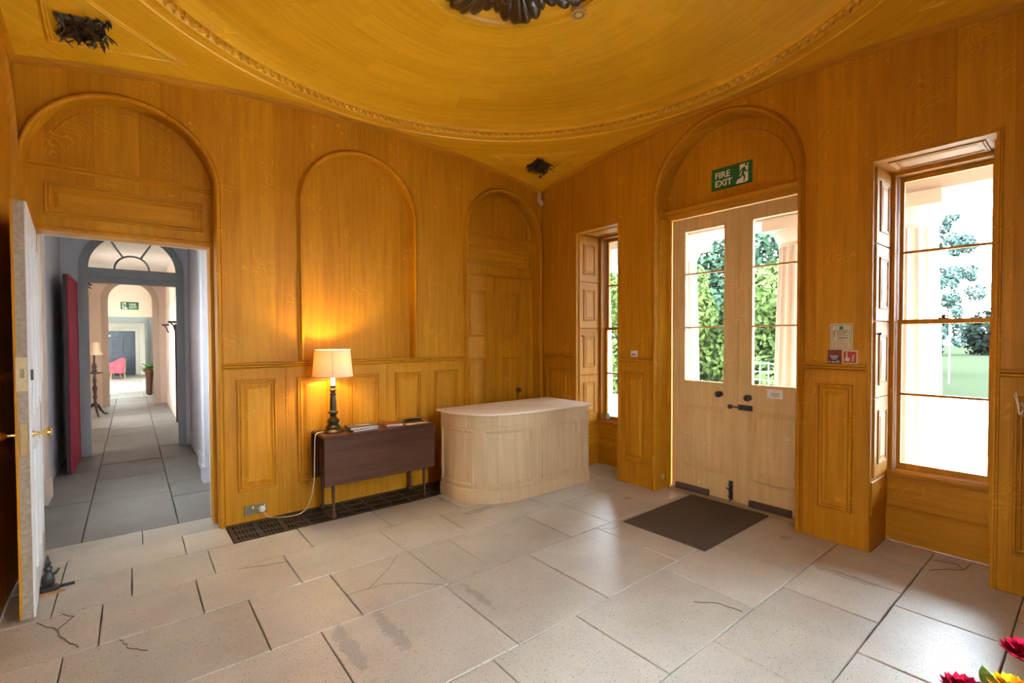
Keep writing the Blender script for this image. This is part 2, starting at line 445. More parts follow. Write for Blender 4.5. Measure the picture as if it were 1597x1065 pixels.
# right wall, with the two windows and the entrance arch
B1a, B1b, B2a, B2b = .6375, 1.2685, 3.6085, 4.2395
ZW = 2.876
RB = .2
AB, ABR, ABS = -M0, .668, 2.972
b = MB()
b.plate(FB, [[(0, 0), (B1a, 0), (B1a, ZW), (B1b, ZW), (B1b, 0)] + notch_arch(AB, ABR, ABS, 36) + [(B2a, 0), (B2a, ZW), (B2b, ZW), (B2b, 0), (W + .3, 0), (W + .3, ZT), (0, ZT)]], -RB, 0)
GU0, GU1 = 1.78, 3.165
b.plate(FB, [[(-.34, 0), (B1a, 0), (B1a, ZW), (B1b, ZW), (B1b, 0), (GU0, 0), (GU0, 2.835), (GU1, 2.835), (GU1, 0), (B2a, 0), (B2a, ZW), (B2b, ZW), (B2b, 0), (W + .3, 0), (W + .3, ZT), (-.34, ZT)]], -.54, -RB)
wall_right = struct(b.build('wall_right', OAK), 'grain-painted oak wall with the glazed entrance doors between two tall sash windows')
MB().sweep(FB, list(reversed(arch_path(AB, ABR, 0, ABS, 44))), [(-d, w) for d, w in BEAD]).build('arch_moulding', OAK, wall_right, True)
for u0, u1 in ((0, B1a - .03), (B1b + .03, 1.724), (3.153, B2a - .03), (B2b + .03, W)):
    strip(FB, u0, u1, 1.367, RAIL, OAKR, wall_right, 'dado_rail')
for u0, u1 in ((.09, .52), (1.36, 1.64), (3.252, 3.492), (4.335, 4.62)):
    raised_panel(FB, u0, u1, .25, 1.234).build('panel', OAK, wall_right)
WB = [(0, 0), (0, .012), (.006, .018), (.016, .018), (.020, .009), (.024, .009), (.029, .012), (.032, 0)]
for u0, u1 in ((B1a, B1b), (B2a, B2b)):
    MB().sweep(FB, [(u0, 0), (u0, ZW), (u1, ZW), (u1, 0)], WB).build('window_architrave', OAK, wall_right, True)
FRB = FB.at(0, 0, -RB)
# entrance recess: transom shelf, tympanum lines
MB().sweep(FRB, [(AB - .70, 2.875), (AB + .70, 2.875)], [(-.04, 0), (-.04, .02), (-.02, .03), (.0, .035), (.01, .06), (.03, .075), (.04, .075), (.04, 0)]).build('transom', OAKR, wall_right, True)
MB().sweep(FRB, list(reversed(arch_path(AB, .56, 2.92, 2.99, 32))), [(-.006, 0), (-.003, .006), (.003, .006), (.006, 0)]).build('arch_line', OAK, wall_right, True)
for q in (-.33, -.12, .06, .24):
    MB().cbox(FRB, AB + q, AB + q + .004, 2.93, 3.45, 0, .002, .001).build('board_joint', OAK, wall_right)
# lining of the entrance reveal (a folded shutter on the left jamb)
FJ = Fr((0, -(AB - ABR), 0), (1, 0, 0), (0, 0, 1), (0, -1, 0))
MB().cbox(FJ, .035, .19, .72, 2.83, 0, .012, .004).build('shutter_lining', OAK, wall_right)
MB().cbox(FJ, .01, .19, 2.84, 2.90, 0, .02, .006).build('impost_block', OAK, wall_right)
MB().cbox(FRB, 1.755, 1.815, 0, 2.84, 0, .025, .006).build('door_post', OAK, wall_right)
b = MB(); b.lathe([(.0, 0), (.026, 0), (.026, .008), (.018, .012), (.0, .014)], 18, (.11, -(AB - ABR) - .0, .13), '-y')
b.build('vent_cover', plain('painted_vent', (0.55, 0.40, 0.2), .5), wall_right, True)

# windows with boxed reveals, shutters and sashes
def make_window(n, u0, u1, label, shut_right):
    w = struct(thing('window_%d' % n, '', None), label)
    X0 = .40
    # apron below the sill, soffit lining and its panel
    fr = FB.at(0, 0, -X0)
    MB().fbox(fr, u0, u1, 0, .525, -.06, 0).build('apron', OAKR, w)
    MB().sweep(fr, [(u0, .262), (u1, .262)], [(-.012, 0), (-.012, .008), (-.004, .005), (.0, .009), (.006, .005), (.012, .010), (.012, 0)]).build('apron_rail', OAKR, w, True)
    MB().sweep(fr, [(u0, .53), (u1, .53)], [(-.018, 0), (-.012, .012), (-.004, .010), (.0, .022), (.014, .026), (.02, .02), (.02, -.06), (-.018, -.06)]).build('sill', OAKR, w, True)
    fs = Fr((0, 0, ZW), (0, -1, 0), (1, 0, 0), (0, 0, -1))
    raised_panel(fs, u0 + .06, u1 - .06, .08, .33, m=.035, h=.008).build('soffit_panel', OAKR, w)
    # reveals and their folding shutters
    tiers = [(.555, 1.142), (1.148, 1.715), (1.722, 2.288), (2.295, 2.85)]
    for side in (0, 1):
        if side == 0: f = Fr((0, -u0, 0), (1, 0, 0), (0, 0, 1), (0, -1, 0))
        else: f = Fr((0, -u1, 0), (1, 0, 0), (0, 0, 1), (0, 1, 0))
        for i, (z0, z1) in enumerate(tiers):
            sh = MB().cbox(f, .03, .375, z0, z1, 0, .014, .004).build('shutter', OAK, w)
            raised_panel(f, .10, .315, z0 + .09, z1 - .09, w=.014, m=.035, h=.009).build('panel', OAK, sh)
            if i == 1 and side == 0:
                kb = MB(); kb.tube([f.p(.07, z1 - .09, .014), f.p(.07, z1 - .09, .04)], [.006, .009], 10); kb.build('shutter_knob', IRON, sh, True)
            if i in (0, 3) and side == 0:
                MB().fbox(f, .376, .386, (z0 + z1) / 2 - .03, (z0 + z1) / 2 + .03, 0, .018).build('hinge', DULLBRASS, sh)
        MB().cbox(f, .01, .39, .27, .52, 0, .008, .003).build('reveal_panel', OAKR, w)
    # box frame
    g0, g1 = u0 + .012, u1 - .012
    b = MB(); b.plate(fr, [rect(u0 - .02, u1 + .02, .53, ZW + .02), rect(u0 + .038, u1 - .038, .56, 2.85)], -.14, 0)
    b.build('box_frame', OAK, w)
    # sashes: lower nearer the room, upper behind
    s0, s1 = u0 + .042, u1 - .042
    for nm, z0, z1, d, bar in (('lower_sash', .562, 1.735, .075, 1.152), ('upper_sash', 1.70, 2.848, .105, 2.263)):
        f2 = FB.at(0, 0, -X0 - d)
        b = MB(); b.plate(f2, [rect(s0, s1, z0, z1), rect(s0 + .028, s1 - .028, z0 + (.045 if nm[0] == 'l' else .032), bar - .009), rect(s0 + .028, s1 - .028, bar + .009, z1 - .032)], -.028, 0)
        so = b.build(nm, OAK, w)
        for a0, a1 in ((z0 + .04, bar - .006), (bar + .006, z1 - .028)):
            MB().fbox(f2, s0 + .022, s1 - .022, a0, a1, -.017, -.013).build('pane', GLASS, so)
    fc = FB.at((u0 + u1) / 2, 1.735, -X0 - .075)
    b = MB(); b.fbox(fc, -.03, .03, 0, .010, -.025, 0)
    b.tube([fc.p(0, .01, -.012), fc.p(0, .035, -.012)], [.008, .012], 10)
    b.tube([fc.p(-.01, .02, -.012), fc.p(.03, .022, -.012)], .005, 8)
    b.build('sash_catch', IRON, w, True)
    return w
win1 = make_window(1, B1a, B1b, 'tall sash window beside the counter, partly hidden by the wall pier', 0)
win2 = make_window(2, B2a, B2b, 'tall sash window with the widest view of the fluted portico column', 1)
# pull knob and the end of a shutter bar on the near edge of window 2
b = MB(); q = FB.at(B2b - .02, 1.62, -.30)
b.tube([q.p(0, 0, 0), q.p(-.05, 0, 0), q.p(-.065, 0, 0)], [.006, .006, .016], 10)
b.build('shutter_knob', IRON, win2, True)
b = MB().lathe([(0, 0), (.03, 0), (.03, .05), (.022, .055), (.022, .075), (.0, .078)], 14, (.46, -(B1a + .10), .575))
tag(b.build('glass_jar', plain('pale_blue_glass', (.45, .66, .72), .2)), 'small pale blue jar standing on the sill of the window by the counter', 'jar')
tag(b and MB().cbox(FB, B2b - .006, B2b + .012, .39, 1.72, -.02, .0, .004).build('shutter_edge', OAK, win2), 'edge of a folded shutter leaf')

# entrance doors
door1 = struct(thing('door_1', '', None), 'pair of half-glazed oak entrance doors with black knobs and bolts under the arch')
XD = .215
fd = FB.at(0, 0, -XD)
leaves = []
for k, (u0, u1, g0, g1) in enumerate(((1.815, 2.494, 1.962, 2.374), (2.500, 3.165, 2.643, 3.042))):
    b = MB(); b.plate(fd, [rect(u0, u1, .035, 2.822), rect(g0, g1, 1.163, 2.685)], -.045, 0)
    lf = b.build('door_leaf', OAKDOOR, door1); leaves.append(lf)
    MB().sweep(fd, rect(g0, g1, 1.163, 2.685), [(-.0, 0), (-.004, .006), (-.012, .006), (-.016, 0)], True).build('glazing_bead', OAKDOOR, lf)
    for z0, z1 in ((1.163, 1.698), (1.712, 2.244), (2.258, 2.685)):
        MB().fbox(fd, g0 - .004, g1 + .004, z0 - .004, z1 + .004, -.026, -.022).build('pane', GLASS, lf)
    for z in (1.705, 2.251):
        MB().cbox(fd, g0, g1, z - .008, z + .008, -.036, -.006, .005).build('glazing_bar', OAKDOOR, lf)
    raised_panel(fd, g0 - .004, g1 + .006, .272, .918, m=.06, h=.014).build('panel', OAKDOOR, lf)
    uk, zk = ((2.345, 1.053), (2.622, 1.040))[k]
    kb = MB(); kb.lathe([(0, 0), (.026, 0), (.026, .004), (.011, .010), (.011, .028), (.022, .034), (.031, .048), (.029, .060), (.018, .070), (0, .073)], 20, (XD, -uk, zk), '-x')
    kb.build('knob', IRON, lf, True)
MB().cbox(fd, 2.476, 2.518, .05, 2.81, 0, .012, .005).build('meeting_bead', OAKDOOR, leaves[0])
# horizontal bolt across the meeting stiles
b = MB(); b.cbox(fd, 2.515, 2.652, .916, .968, 0, .006, .003)
for u in (2.54, 2.60): b.cbox(fd, u - .008, u + .008, .922, .962, 0, .024, .004)
b.tube([fd.p(2.46, .942, .014), fd.p(2.625, .942, .014)], .007, 10)
b.tube([fd.p(2.585, .942, .014), fd.p(2.585, .925, .034)], [.005, .009], 8)
bo = b.build('bolt', IRON, leaves[1])
b = MB(); b.lathe([(0, 0), (.022, 0), (.022, .02), (.016, .026), (0, .028)], 14, (XD, -2.445, .941), '-x'); b.build('bolt_keep', IRON, leaves[0], True)
# vertical foot bolt
b = MB(); b.cbox(fd, 2.432, 2.474, .045, .225, 0, .006, .003)
for z in (.075, .13, .19): b.cbox(fd, 2.436, 2.470, z - .008, z + .008, 0, .024, .004)
b.tube([fd.p(2.453, .03, .014), fd.p(2.453, .20, .014)], .007, 10)
b.tube([fd.p(2.453, .15, .014), fd.p(2.428, .155, .034)], [.005, .009], 8)
b.build('foot_bolt', IRON, leaves[0])
STRIPM = plain('draught_strip_rubber', (0.075, 0.045, 0.04), .55, noise=.2)
for k, (u0, u1) in enumerate(((1.872, 2.236), (2.632, 2.997))):
    MB().sweep(fd, [(u0, .058), (u1, .058)], [(-.030, 0), (-.030, .022), (-.014, .032), (.008, .032), (.024, .022), (.030, .0)]).build('draught_strip', STRIPM, leaves[k], True)
b = MB(); b.fbox(fd, 2.780, 2.914, 1.052, 1.134, 0, .003)
pl = b.build('notice', plain('white_card', (.78, .77, .74), .5), leaves[1])
ink = plain('grey_ink', (.18, .18, .2), .6)
b = MB()
for z, a, c in ((1.118, .062, .072), (1.100, .025, .11), (1.090, .04, .095), (1.079, .028, .105), (1.068, .055, .08)):
    b.fbox(fd, 2.78 + a, 2.78 + c, z - .0022, z + .0022, .003, .0036)
b.build('lettering', ink, pl)
MB().box(.16, .56, -GU1, -GU0, -.01, .028).build('threshold', plain('worn_threshold_oak', (.30, .19, .09), .6, noise=.3), door1)

# left and front walls (the front wall is behind the camera; the narrow windows in both are added to brighten the hall)
def plain_wall(fr, name, label, wins):
    b = MB()
    ol = [[(-.4, 0), (W + .4, 0), (W + .4, ZT), (-.4, ZT)] if fr is FD else [(-W - .4, 0), (.0, 0), (.0, ZT), (-W - .4, ZT)]]
    for u0, u1, z0, z1 in wins: ol.append(rect(u0, u1, z0, z1))
    b.plate(fr, ol, -.3, 0)
    return struct(b.build(name, OAK), label)
DW = [(2.3, 2.72, .5, 2.9), (4.5, 4.65, .5, 2.9)]
CW = [(-4.5, -4.28, .5, 2.9)]
wall_front = plain_wall(FD, 'wall_front', 'oak panelled wall behind the camera', DW)
wall_left = plain_wall(FC, 'wall_left', 'oak panelled wall at the far left edge', CW)
k = 3
for fr, wins in ((FD, DW), (FC, CW)):
    for u0, u1, z0, z1 in wins:
        b = MB(); b.plate(fr, [rect(u0, u1, z0, z1), rect(u0 + .03, u1 - .03, z0 + .06, (z0 + z1) / 2 - .02), rect(u0 + .03, u1 - .03, (z0 + z1) / 2 + .02, z1 - .05)], -.2, -.15)
        wo = struct(b.build('window_%d' % k, OAK), 'unseen window added to let more daylight into the hall'); k += 1
strip(FC, -2.0, 0, 1.367, RAIL, OAKR, wall_left, 'dado_rail')
MB().sweep(FC, list(reversed(arch_path(M0 + 1.8235, .565, 0, 2.84, 40))), [(-d, w) for d, w in BEAD]).build('arch_moulding', OAK, wall_left, True)

# ------------------------------------------------------------------ ceiling: pendentives, saucer dome, rope moulding
def zv(r): return 3.77 - (r * r - 5.946) / 24.8
b = MB(); NA = 192; RI = [2.30, 2.36, 2.42, 2.5, 2.6, 2.75, 2.9, 3.1, 3.3, 3.48]
vs = []; fs = []
for k in range(NA):
    a = 2 * PI * k / NA
    rm = (W / 2 + .02) / max(abs(math.cos(a)), abs(math.sin(a)))
    for r in RI:
        rr = min(r, rm)
        vs.append((M0 + rr * math.cos(a), M0 + rr * math.sin(a), zv(rr)))
m = len(RI)
for k in range(NA):
    j = (k + 1) % NA
    for t in range(m - 1): fs.append((k * m + t, k * m + t + 1, j * m + t + 1, j * m + t))
b.add(vs, fs)
ceiling = struct(b.build('ceiling', OAKD, None, True), 'grained oak vault with a shallow round dome and triangular corner panels')
def ring(prof, name, mat, seg=192, parent=None):
    b = MB(); n = len(prof); vs = []; fs = []
    for k in range(seg):
        a = 2 * PI * k / seg
        for r, z in prof: vs.append((M0 + r * math.cos(a), M0 + r * math.sin(a), z))
    for k in range(seg):
        j = (k + 1) % seg
        for t in range(n - 1): fs.append((k * n + t, k * n + t + 1, j * n + t + 1, j * n + t))
    return b.add(vs, fs).build(name, mat, parent or ceiling, 55)
ring([(2.23, 3.80), (2.20, 3.825), (2.0, 3.85), (1.7, 3.876), (1.4, 3.898), (1.1, 3.915), (.85, 3.925), (.66, 3.93)], 'dome', OAKD)
ring([(2.412, zv(2.412) + .004), (2.412, zv(2.41) - .010), (2.404, zv(2.404) - .014), (2.396, zv(2.4) - .010), (2.392, zv(2.39) + .002), (2.38, zv(2.38) + .004)], 'outer_fillet', OAKD)
ring([(2.328, zv(2.33) + .004), (2.324, zv(2.32) - .014), (2.312, zv(2.31) - .02), (2.302, zv(2.3) - .016), (2.296, zv(2.3) - .004), (2.29, 3.80), (2.235, 3.806), (2.225, 3.79), (2.215, 3.79), (2.208, 3.83)], 'rope_bed', OAKD)
# twisted-leaf rope: lumps around the ring, joined
b = MB(); NR = 210
for k in range(NR):
    a = 2 * PI * k / NR
    for s_ in (0, 1):
        a2 = a + s_ * PI / NR
        rc = 2.262 + (.020 if s_ else -.018)
        e = Vector((math.cos(a2), math.sin(a2), 0)); t = Vector((-math.sin(a2), math.cos(a2), 0))
        d = (t * .8 + e * (.8 if s_ else -.8)).normalized(); n2 = Vector((0, 0, -1)); c2 = d.cross(n2)
        c0 = Vector((M0, M0, 0)) + e * rc + Vector((0, 0, 3.802))
        q = [c0 - d * .028, c0 + c2 * .013 - d * .006, c0 + c2 * .010 + d * .014, c0 + d * .030 + c2 * .008, c0 + d * .012 - c2 * .012, c0 - c2 * .012 - d * .008, c0 + n2 * .026 - d * .008, c0 + n2 * .030 + d * .012]
        b.add(q, [(0, 1, 6), (1, 2, 7, 6), (2, 3, 7), (3, 4, 7), (4, 5, 6, 7), (5, 0, 6)])
rp = b.build('rope_moulding', OAKD, ceiling); rp['kind'] = 'stuff'
# small cornice bead where each wall meets the vault
for fr_, par in ((FA, wall_back), (FB, wall_right), (FC, wall_left), (FD, wall_front)):
    sg = -1 if fr_ in (FA, FC) else 1
    pth = []
    for i in range(41):
        u = W * i / 40; pth.append((sg * u, zv(math.hypot(u - W / 2, W / 2)) - .004))
    if sg < 0: pth.reverse()
    MB().sweep(fr_, pth, [(-.040, 0), (-.038, .010), (-.030, .012), (-.026, .004), (-.018, .010), (-.008, .024), (.006, .030), (.006, 0)]).build('cornice', OAKR, par, True)
# triangular panels in the corners
def on_vault(x, y, d=0.0):
    r = math.hypot(x - M0, y - M0)
    return Vector((x, y, zv(r) - d))
def vault_bead(path, wd, name, par):
    """a low double bead along a path drawn on the vault"""
    b = MB(); n = len(path)
    P = [Vector(p) for p in path]; rows = []
    for i in range(n):
        a = P[i - 1]; c = P[(i + 1) % n]
        d1 = (P[i] - a).normalized(); d2 = (c - P[i]).normalized()
        n1 = Vector((-d1.y, d1.x)); n2 = Vector((-d2.y, d2.x)); kk = n1 + n2; kk = kk / max(.25, kk.dot(n1))
        rows.append([on_vault(P[i].x + kk.x * d, P[i].y + kk.y * d, h) for d, h in ((-wd, -.002), (-wd * .9, .007), (-wd * .45, .009), (-wd * .1, .002), (wd * .1, .002), (wd * .45, .009), (wd * .9, .007), (wd, -.002))])
    m = 8; vs = [q for r in rows for q in r]
    fs = [(i * m + t, i * m + t + 1, ((i + 1) % n) * m + t + 1, ((i + 1) % n) * m + t) for i in range(n) for t in range(m - 1)]
    b.add(vs, fs); return b.build(name, OAKD, par, True)
LEAFM = plain('dark_bronze_leaf', (0.035, 0.022, 0.014), .28, .0, noise=.5, nscale=25, spec=.8)
def leaf(b, base, d, up, ln, wd, curl, ribs=5, lobes=3, n=8, tip=.5):
    """ribbed, lobed acanthus leaf: base point, direction d, up = normal away from the surface"""
    d = Vector(d).normalized(); up = Vector(up).normalized(); s = d.cross(up)
    m = 2 * ribs + 1; vs = []
    for i in range(n + 1):
        t = i / n
        w_ = wd * ((math.sin(PI * min(1, .18 + t * (.82 if tip <= .5 else .62))) ** .6)) * (1 + .16 * math.cos(t * lobes * 2 * PI)) * (1 if t < .97 else tip)
        for j in range(m):
            q = (j / (m - 1)) * 2 - 1
            rib = .010 * (1 if j % 2 else -1) * (ln / .3)
            h = curl * ln * t * t - curl * ln * .3 * q * q * 1.0 + rib + .02 * ln
            vs.append(Vector(base) + d * (ln * t * (1 - .18 * q * q)) + s * (q * w_ / 2) + up * h)
    fs = []
    for i in range(n):
        for j in range(m - 1): fs.append((i * m + j, i * m + j + 1, (i + 1) * m + j + 1, (i + 1) * m + j))
    b.add(vs, fs)
def acanthus(b, r0, ln, phi, h0, rise, nrib=7, n=10):
    """shell-shaped leaf hanging under the ceiling: ribs fan out from a narrow stalk to a scalloped edge"""
    m = nrib * 4 + 1; vs = []
    for i in range(n + 1):
        t = i / n
        for j in range(m):
            q = (j / (m - 1)) * 2 - 1
            lobe = abs(math.sin((j / 4.0) * PI))
            L_ = ln * (1 - .34 * abs(q) ** 2.2) * (1 - .05 * (1 - lobe) * t)
            a = phi * q * (.35 + .65 * t ** .7)
            cup = rise * (math.sin(t * PI * .62) - .35 * t * t) * (1 - .35 * q * q) + .013 * lobe * (.25 + t) + (.02 if abs(q) < .04 else 0)
            vs.append(((r0 + L_ * t) * math.cos(a) + r0 * (1 - math.cos(a)) * 0, (r0 + L_ * t) * math.sin(a), -(h0 + cup)))
    b.add(vs, [(i * m + j, i * m + j + 1, (i + 1) * m + j + 1, (i + 1) * m + j) for i in range(n) for j in range(m - 1)])
def solidify(o, t):
    md = o.modifiers.new('thickness', 'SOLIDIFY'); md.thickness = t; md.offset = 0
    return o
for k, (sx, sy) in enumerate(((1, 1), (-1, 1), (1, -1), (-1, -1))):
    off = .225; Rr = 2.665; h = W / 2 - off
    a0 = math.acos(h / Rr); a1 = PI / 2 - a0
    path = [(M0 + sx * h, M0 + sy * h)]
    for i in range(25):
        a = a0 + (a1 - a0) * i / 24
        path.append((M0 + sx * Rr * math.cos(a), M0 + sy * Rr * math.sin(a)))
    vault_bead(path, .016, 'corner_panel_moulding', ceiling)
    if k > 1: continue
    # pierced leafy rosette on the panel
    lab = ('dark carved leafy boss in the ceiling corner above the security sensor', 'large dark carved leafy boss in the ceiling corner above the open door')[k]
    ro = thing('leaf_boss', lab, 'ceiling ornament', on_vault(M0 + sx * 2.035, M0 + sy * 2.035), 0, 'leafy corner bosses')
    o3 = Vector(ro.location)
    MBk = MB(); rr = random.Random(3 + k)
    cen = Vector((M0, M0))
    ring_pts = [(.155 * sx, .155 * sy), (-.135 * sx, .135 * sy), (-.125 * sx, -.125 * sy), (.135 * sx, -.135 * sy)]
    bb = MB()
    bb.add([on_vault(o3.x + p[0] * .8, o3.y + p[1] * .8, .004) - o3 for p in ring_pts] + [on_vault(o3.x + p[0] * .62, o3.y + p[1] * .62, .02) - o3 for p in ring_pts], [(0, 1, 5, 4), (1, 2, 6, 5), (2, 3, 7, 6), (3, 0, 4, 7), (4, 5, 6, 7)])
    bb.build('backplate', LEAFM, ro)
    for i in range(70):
        while True:
            a_, c_ = rr.uniform(-1, 1), rr.uniform(-1, 1)
            p = Vector(((ring_pts[0][0] - ring_pts[2][0]) / 2 * a_ + (ring_pts[1][0] - ring_pts[3][0]) / 2 * c_, (ring_pts[0][1] - ring_pts[2][1]) / 2 * a_ + (ring_pts[1][1] - ring_pts[3][1]) / 2 * c_))
            if abs(a_) + abs(c_) < 1.0: break
        q = on_vault(o3.x + p.x, o3.y + p.y, .015) - o3
        an = rr.uniform(0, 2 * PI)
        lb = MB(); leaf(lb, (0, 0, 0), (math.cos(an), math.sin(an), -.5), (0, 0, -1), rr.uniform(.035, .06), rr.uniform(.022, .036), .35, 2, 2, 4)
        lo = solidify(lb.build('leaf', LEAFM, ro, True), .004); lo.location = q
# centre medallion with its moulded ring and acanthus rosette
ring([(.72, 3.93), (.715, 3.905), (.70, 3.895), (.688, 3.90), (.684, 3.888), (.668, 3.876), (.655, 3.88), (.65, 3.905), (.635, 3.925), (.60, 3.94), (.3, 3.945), (.001, 3.945)], 'medallion_ring', OAKD, 96)
rs = thing('ceiling_rosette', 'dark carved acanthus leaf rosette in the centre of the dome', 'ceiling ornament', (M0, M0, 3.94))
for k in range(8):
    a = PI / 4 + k * PI / 4 + .02
    lb = MB(); acanthus(lb, .12, .50, .42, .0, .07, 6, 12)
    o = solidify(lb.build('leaf', LEAFM, rs, True), .008); o.rotation_euler = (0, 0, a)
    lb = MB(); lb.tube([(.12, 0, -.07), (.3, 0, -.095), (.48, 0, -.085), (.60, 0, -.055)], [.022, .017, .012, .006], 8)
    o = lb.build('leaf_rib', LEAFM, rs, True); o.rotation_euler = (0, 0, a)
    lb = MB(); acanthus(lb, .08, .27, .40, .06, .06, 5, 8)
    o = solidify(lb.build('inner_leaf', LEAFM, rs, True), .008); o.rotation_euler = (0, 0, a + PI / 8)
b = MB(); b.lathe([(.0, .0), (.12, 0), (.12, -.05), (.08, -.1), (.03, -.13), (0, -.135)], 24); b.build('boss', LEAFM, rs, True)
det = thing('ceiling_spotlight', 'small round beige fitting on the rim of the ceiling medallion', 'ceiling light', (-1.775, -2.34, 3.90))
b = MB(); b.lathe([(0, .02), (.055, .02), (.055, -.03), (.048, -.036), (.04, -.036), (.035, -.02), (0, -.02)], 24); b.build('housing', plain('beige_plastic', (.50, .30, .10), .45), det, True)
b = MB(); b.lathe([(0, -.018), (.025, -.018), (.025, -.034), (.02, -.038), (0, -.038)], 20); b.build('sensor', plain('cream_plastic', (.62, .45, .22), .4), det, True)
light_stop_slab = struct(MB().box(-W - .4, .56, -W - .4, .4, ZT, ZT + .2).build('light_stop_slab', plain('light_stop_grey', (.2, .2, .22), .6)), 'unseen slab above the hall, added to keep sky light from leaking in')  # unseen cover, added so sky light cannot leak past the ceiling

# ------------------------------------------------------------------ floor of limestone flags
b = MB(); b.box(-W - .3, .56, -W - .3, .36, -.2, -.014)
floor = struct(b.build('floor', MORTAR), 'old limestone flagged floor')
rr = random.Random(11)
def flag(x0, x1, y0, y1, par=None, mat=None, g=.0024, zoff=0.0, z1=None):
    cs = [(x0 + g, y0 + g), (x1 - g, y0 + g), (x1 - g, y1 - g), (x0 + g, y1 - g)]
    # slightly wavering edges
    ol = []
    for i in range(4):
        p = Vector(cs[i]); q = Vector(cs[(i + 1) % 4]); n_ = max(2, int((q - p).length / .14))
        nn = Vector((-(q - p).y, (q - p).x)).normalized()
        for t in range(n_):
            s_ = p.lerp(q, t / n_)
            ol.append(s_ + nn * (rr.uniform(-.0005, .0022) if t else 0))
    cen = sum(ol, Vector((0, 0))) / len(ol)
    zt = rr.uniform(-.0025, .0015) + zoff
    def ringz(k, z): return [(cen.x + (p.x - cen.x) * k, cen.y + (p.y - cen.y) * k, z) for p in ol]
    ins = lambda d, z: [(p.x + (cen - p).normalized().x * d, p.y + (cen - p).normalized().y * d, z) for p in ol]
    mb = MB(); mb.rings([ins(0, zt - .04), ins(0, zt - .004), ins(.004, zt)], False, True)
    return mb.build('flagstone', mat or STONE, par or floor)
ROWS = [(.0, .345, [-4.86, -4.213, -3.655]),
        (-.43, .0, [-4.877, -4.646, -3.962, -3.655]),
        (-.90, -.43, [-4.877, -4.648, -4.282, -3.832, -3.19, -2.543, -1.85, -1.1, -.45, 0]),
        (-.43, .0, [-1.53, -.9, 0]),
        (-1.405, -.90, [-4.877, -4.42, -3.95, -3.406, -2.668, -2.098, -1.175, -.44, 0]),
        (-2.02, -1.405, [-4.877, -4.555, -3.722, -3.233, -2.66, -2.315, -1.515, -1.042, -.36, .2]),
        (-2.79, -2.02, [-4.877, -4.2, -3.475, -2.70, -1.989, -1.225, -.55, .2]),
        (-3.405, -2.79, [-4.877, -4.1, -3.5, -2.878, -2.28, -1.405, -.76, .2]),
        (-3.912, -3.405, [-4.877, -4.3, -3.6, -2.9, -1.887, -1.019, -.53, 0]),
        (-4.39, -3.912, [-4.877, -4.2, -3.4, -2.5, -1.40, -.731, 0]),
        (-4.877, -4.39, [-4.877, -4.0, -3.2, -2.3, -1.6, -1.08, -.4, 0])]
for y0, y1, xs in ROWS:
    for i in range(len(xs) - 1):
        flag(xs[i], xs[i + 1], y0, y1)
flag(0, .40, -1.2685, -.6375); flag(0, .4, -3.912, -3.6085); flag(0, .4, -4.2395, -3.912)
# hairline cracks and broken corners in the flags: thin dark ragged strips
CRACK = plain('crack_dirt', (.13, .11, .085), .95)
rc_ = random.Random(4)
for pts in ([(-4.70, -.92), (-4.60, -1.10), (-4.57, -1.22), (-4.50, -1.36)], [(-4.62, -.86), (-4.55, -.97), (-4.60, -1.08)], [(-3.23, -1.74), (-3.0, -1.76), (-2.85, -1.86), (-2.70, -2.02)], [(-2.75, -1.43), (-2.90, -1.6), (-3.10, -1.76)],
            [(-3.70, -.93), (-3.55, -.99), (-3.405, -1.02)], [(-4.33, -1.41), (-4.30, -1.52), (-4.22, -1.62)], [(-1.62, -3.15), (-1.52, -3.25), (-1.50, -3.38)], [(-1.2, -2.06), (-1.14, -2.12), (-1.0, -2.13)], [(.0, -3.95), (.18, -4.1), (.4, -4.12)], [(.2, -3.93), (.25, -4.05), (.18, -4.1)]):
    q = []
    for i in range(len(pts) - 1):
        for t in range(4):
            p = Vector(pts[i]).lerp(Vector(pts[i + 1]), t / 4); q.append((p.x + rc_.uniform(-.006, .006), p.y + rc_.uniform(-.006, .006)))
    q.append(pts[-1])
    MB().sweep(F0, q, [(-.0013, -.004), (-.0013, .0018), (.0013, .0018), (.0013, -.004)]).build('crack', CRACK, floor)
# floor grating along the back wall
GX0, GX1, GY0, GY1 = -3.652, -1.535, -.432, -.004
b = MB(); holes = []
ng = 11; gw = (GX1 - GX0 - .03) / ng
for i in range(ng):
    for j in range(3):
        for k in range(6):
            u = GX0 + .015 + i * gw + .018 + k * (gw - .03) / 6; v = GY0 + .03 + j * .128
            holes.append(rect(u, u + (gw - .03) / 6 * .58, v, v + .085))
b.plate(F0, [rect(GX0, GX1, GY0, GY1)] + holes, -.012, .0)
gt = thing('floor_grating', 'long dark cast iron floor grating along the foot of the panelled wall', 'floor grating', ((GX0 + GX1) / 2, (GY0 + GY1) / 2, 0))
go = b.build('slotted_plate', RUSTY, gt); go.location = -Vector(gt.location)
b = MB()
for u in (GX0, GX1 - .012): b.box(u, u + .012, GY0, GY1, -.012, .003)
for i in range(1, 4): b.box(GX0 + (GX1 - GX0) * i / 4 - .002, GX0 + (GX1 - GX0) * i / 4 + .002, GY0, GY1, -.01, .0015)
b.box(GX0, GX1, GY0, GY0 + .010, -.012, .003)
fo = b.build('edge_frame', RUSTY, gt); fo.location = -Vector(gt.location)
# ------------------------------------------------------------------ open door leaf on the left
PAINTEDGE = plain('worn_door_edge', (0.36, 0.30, 0.22), .6, noise=.45, nscale=45, bump=.3)
hx, hy = -4.815, .135
ang = math.atan2(-.870 - hy, -4.742 - hx)
ld = math.hypot(-.870 - hy, -4.742 - hx)
door3 = struct(thing('door_3', '', None, (hx, hy, .012), ang), 'open door at the left edge, white on its right face, with brass knobs')
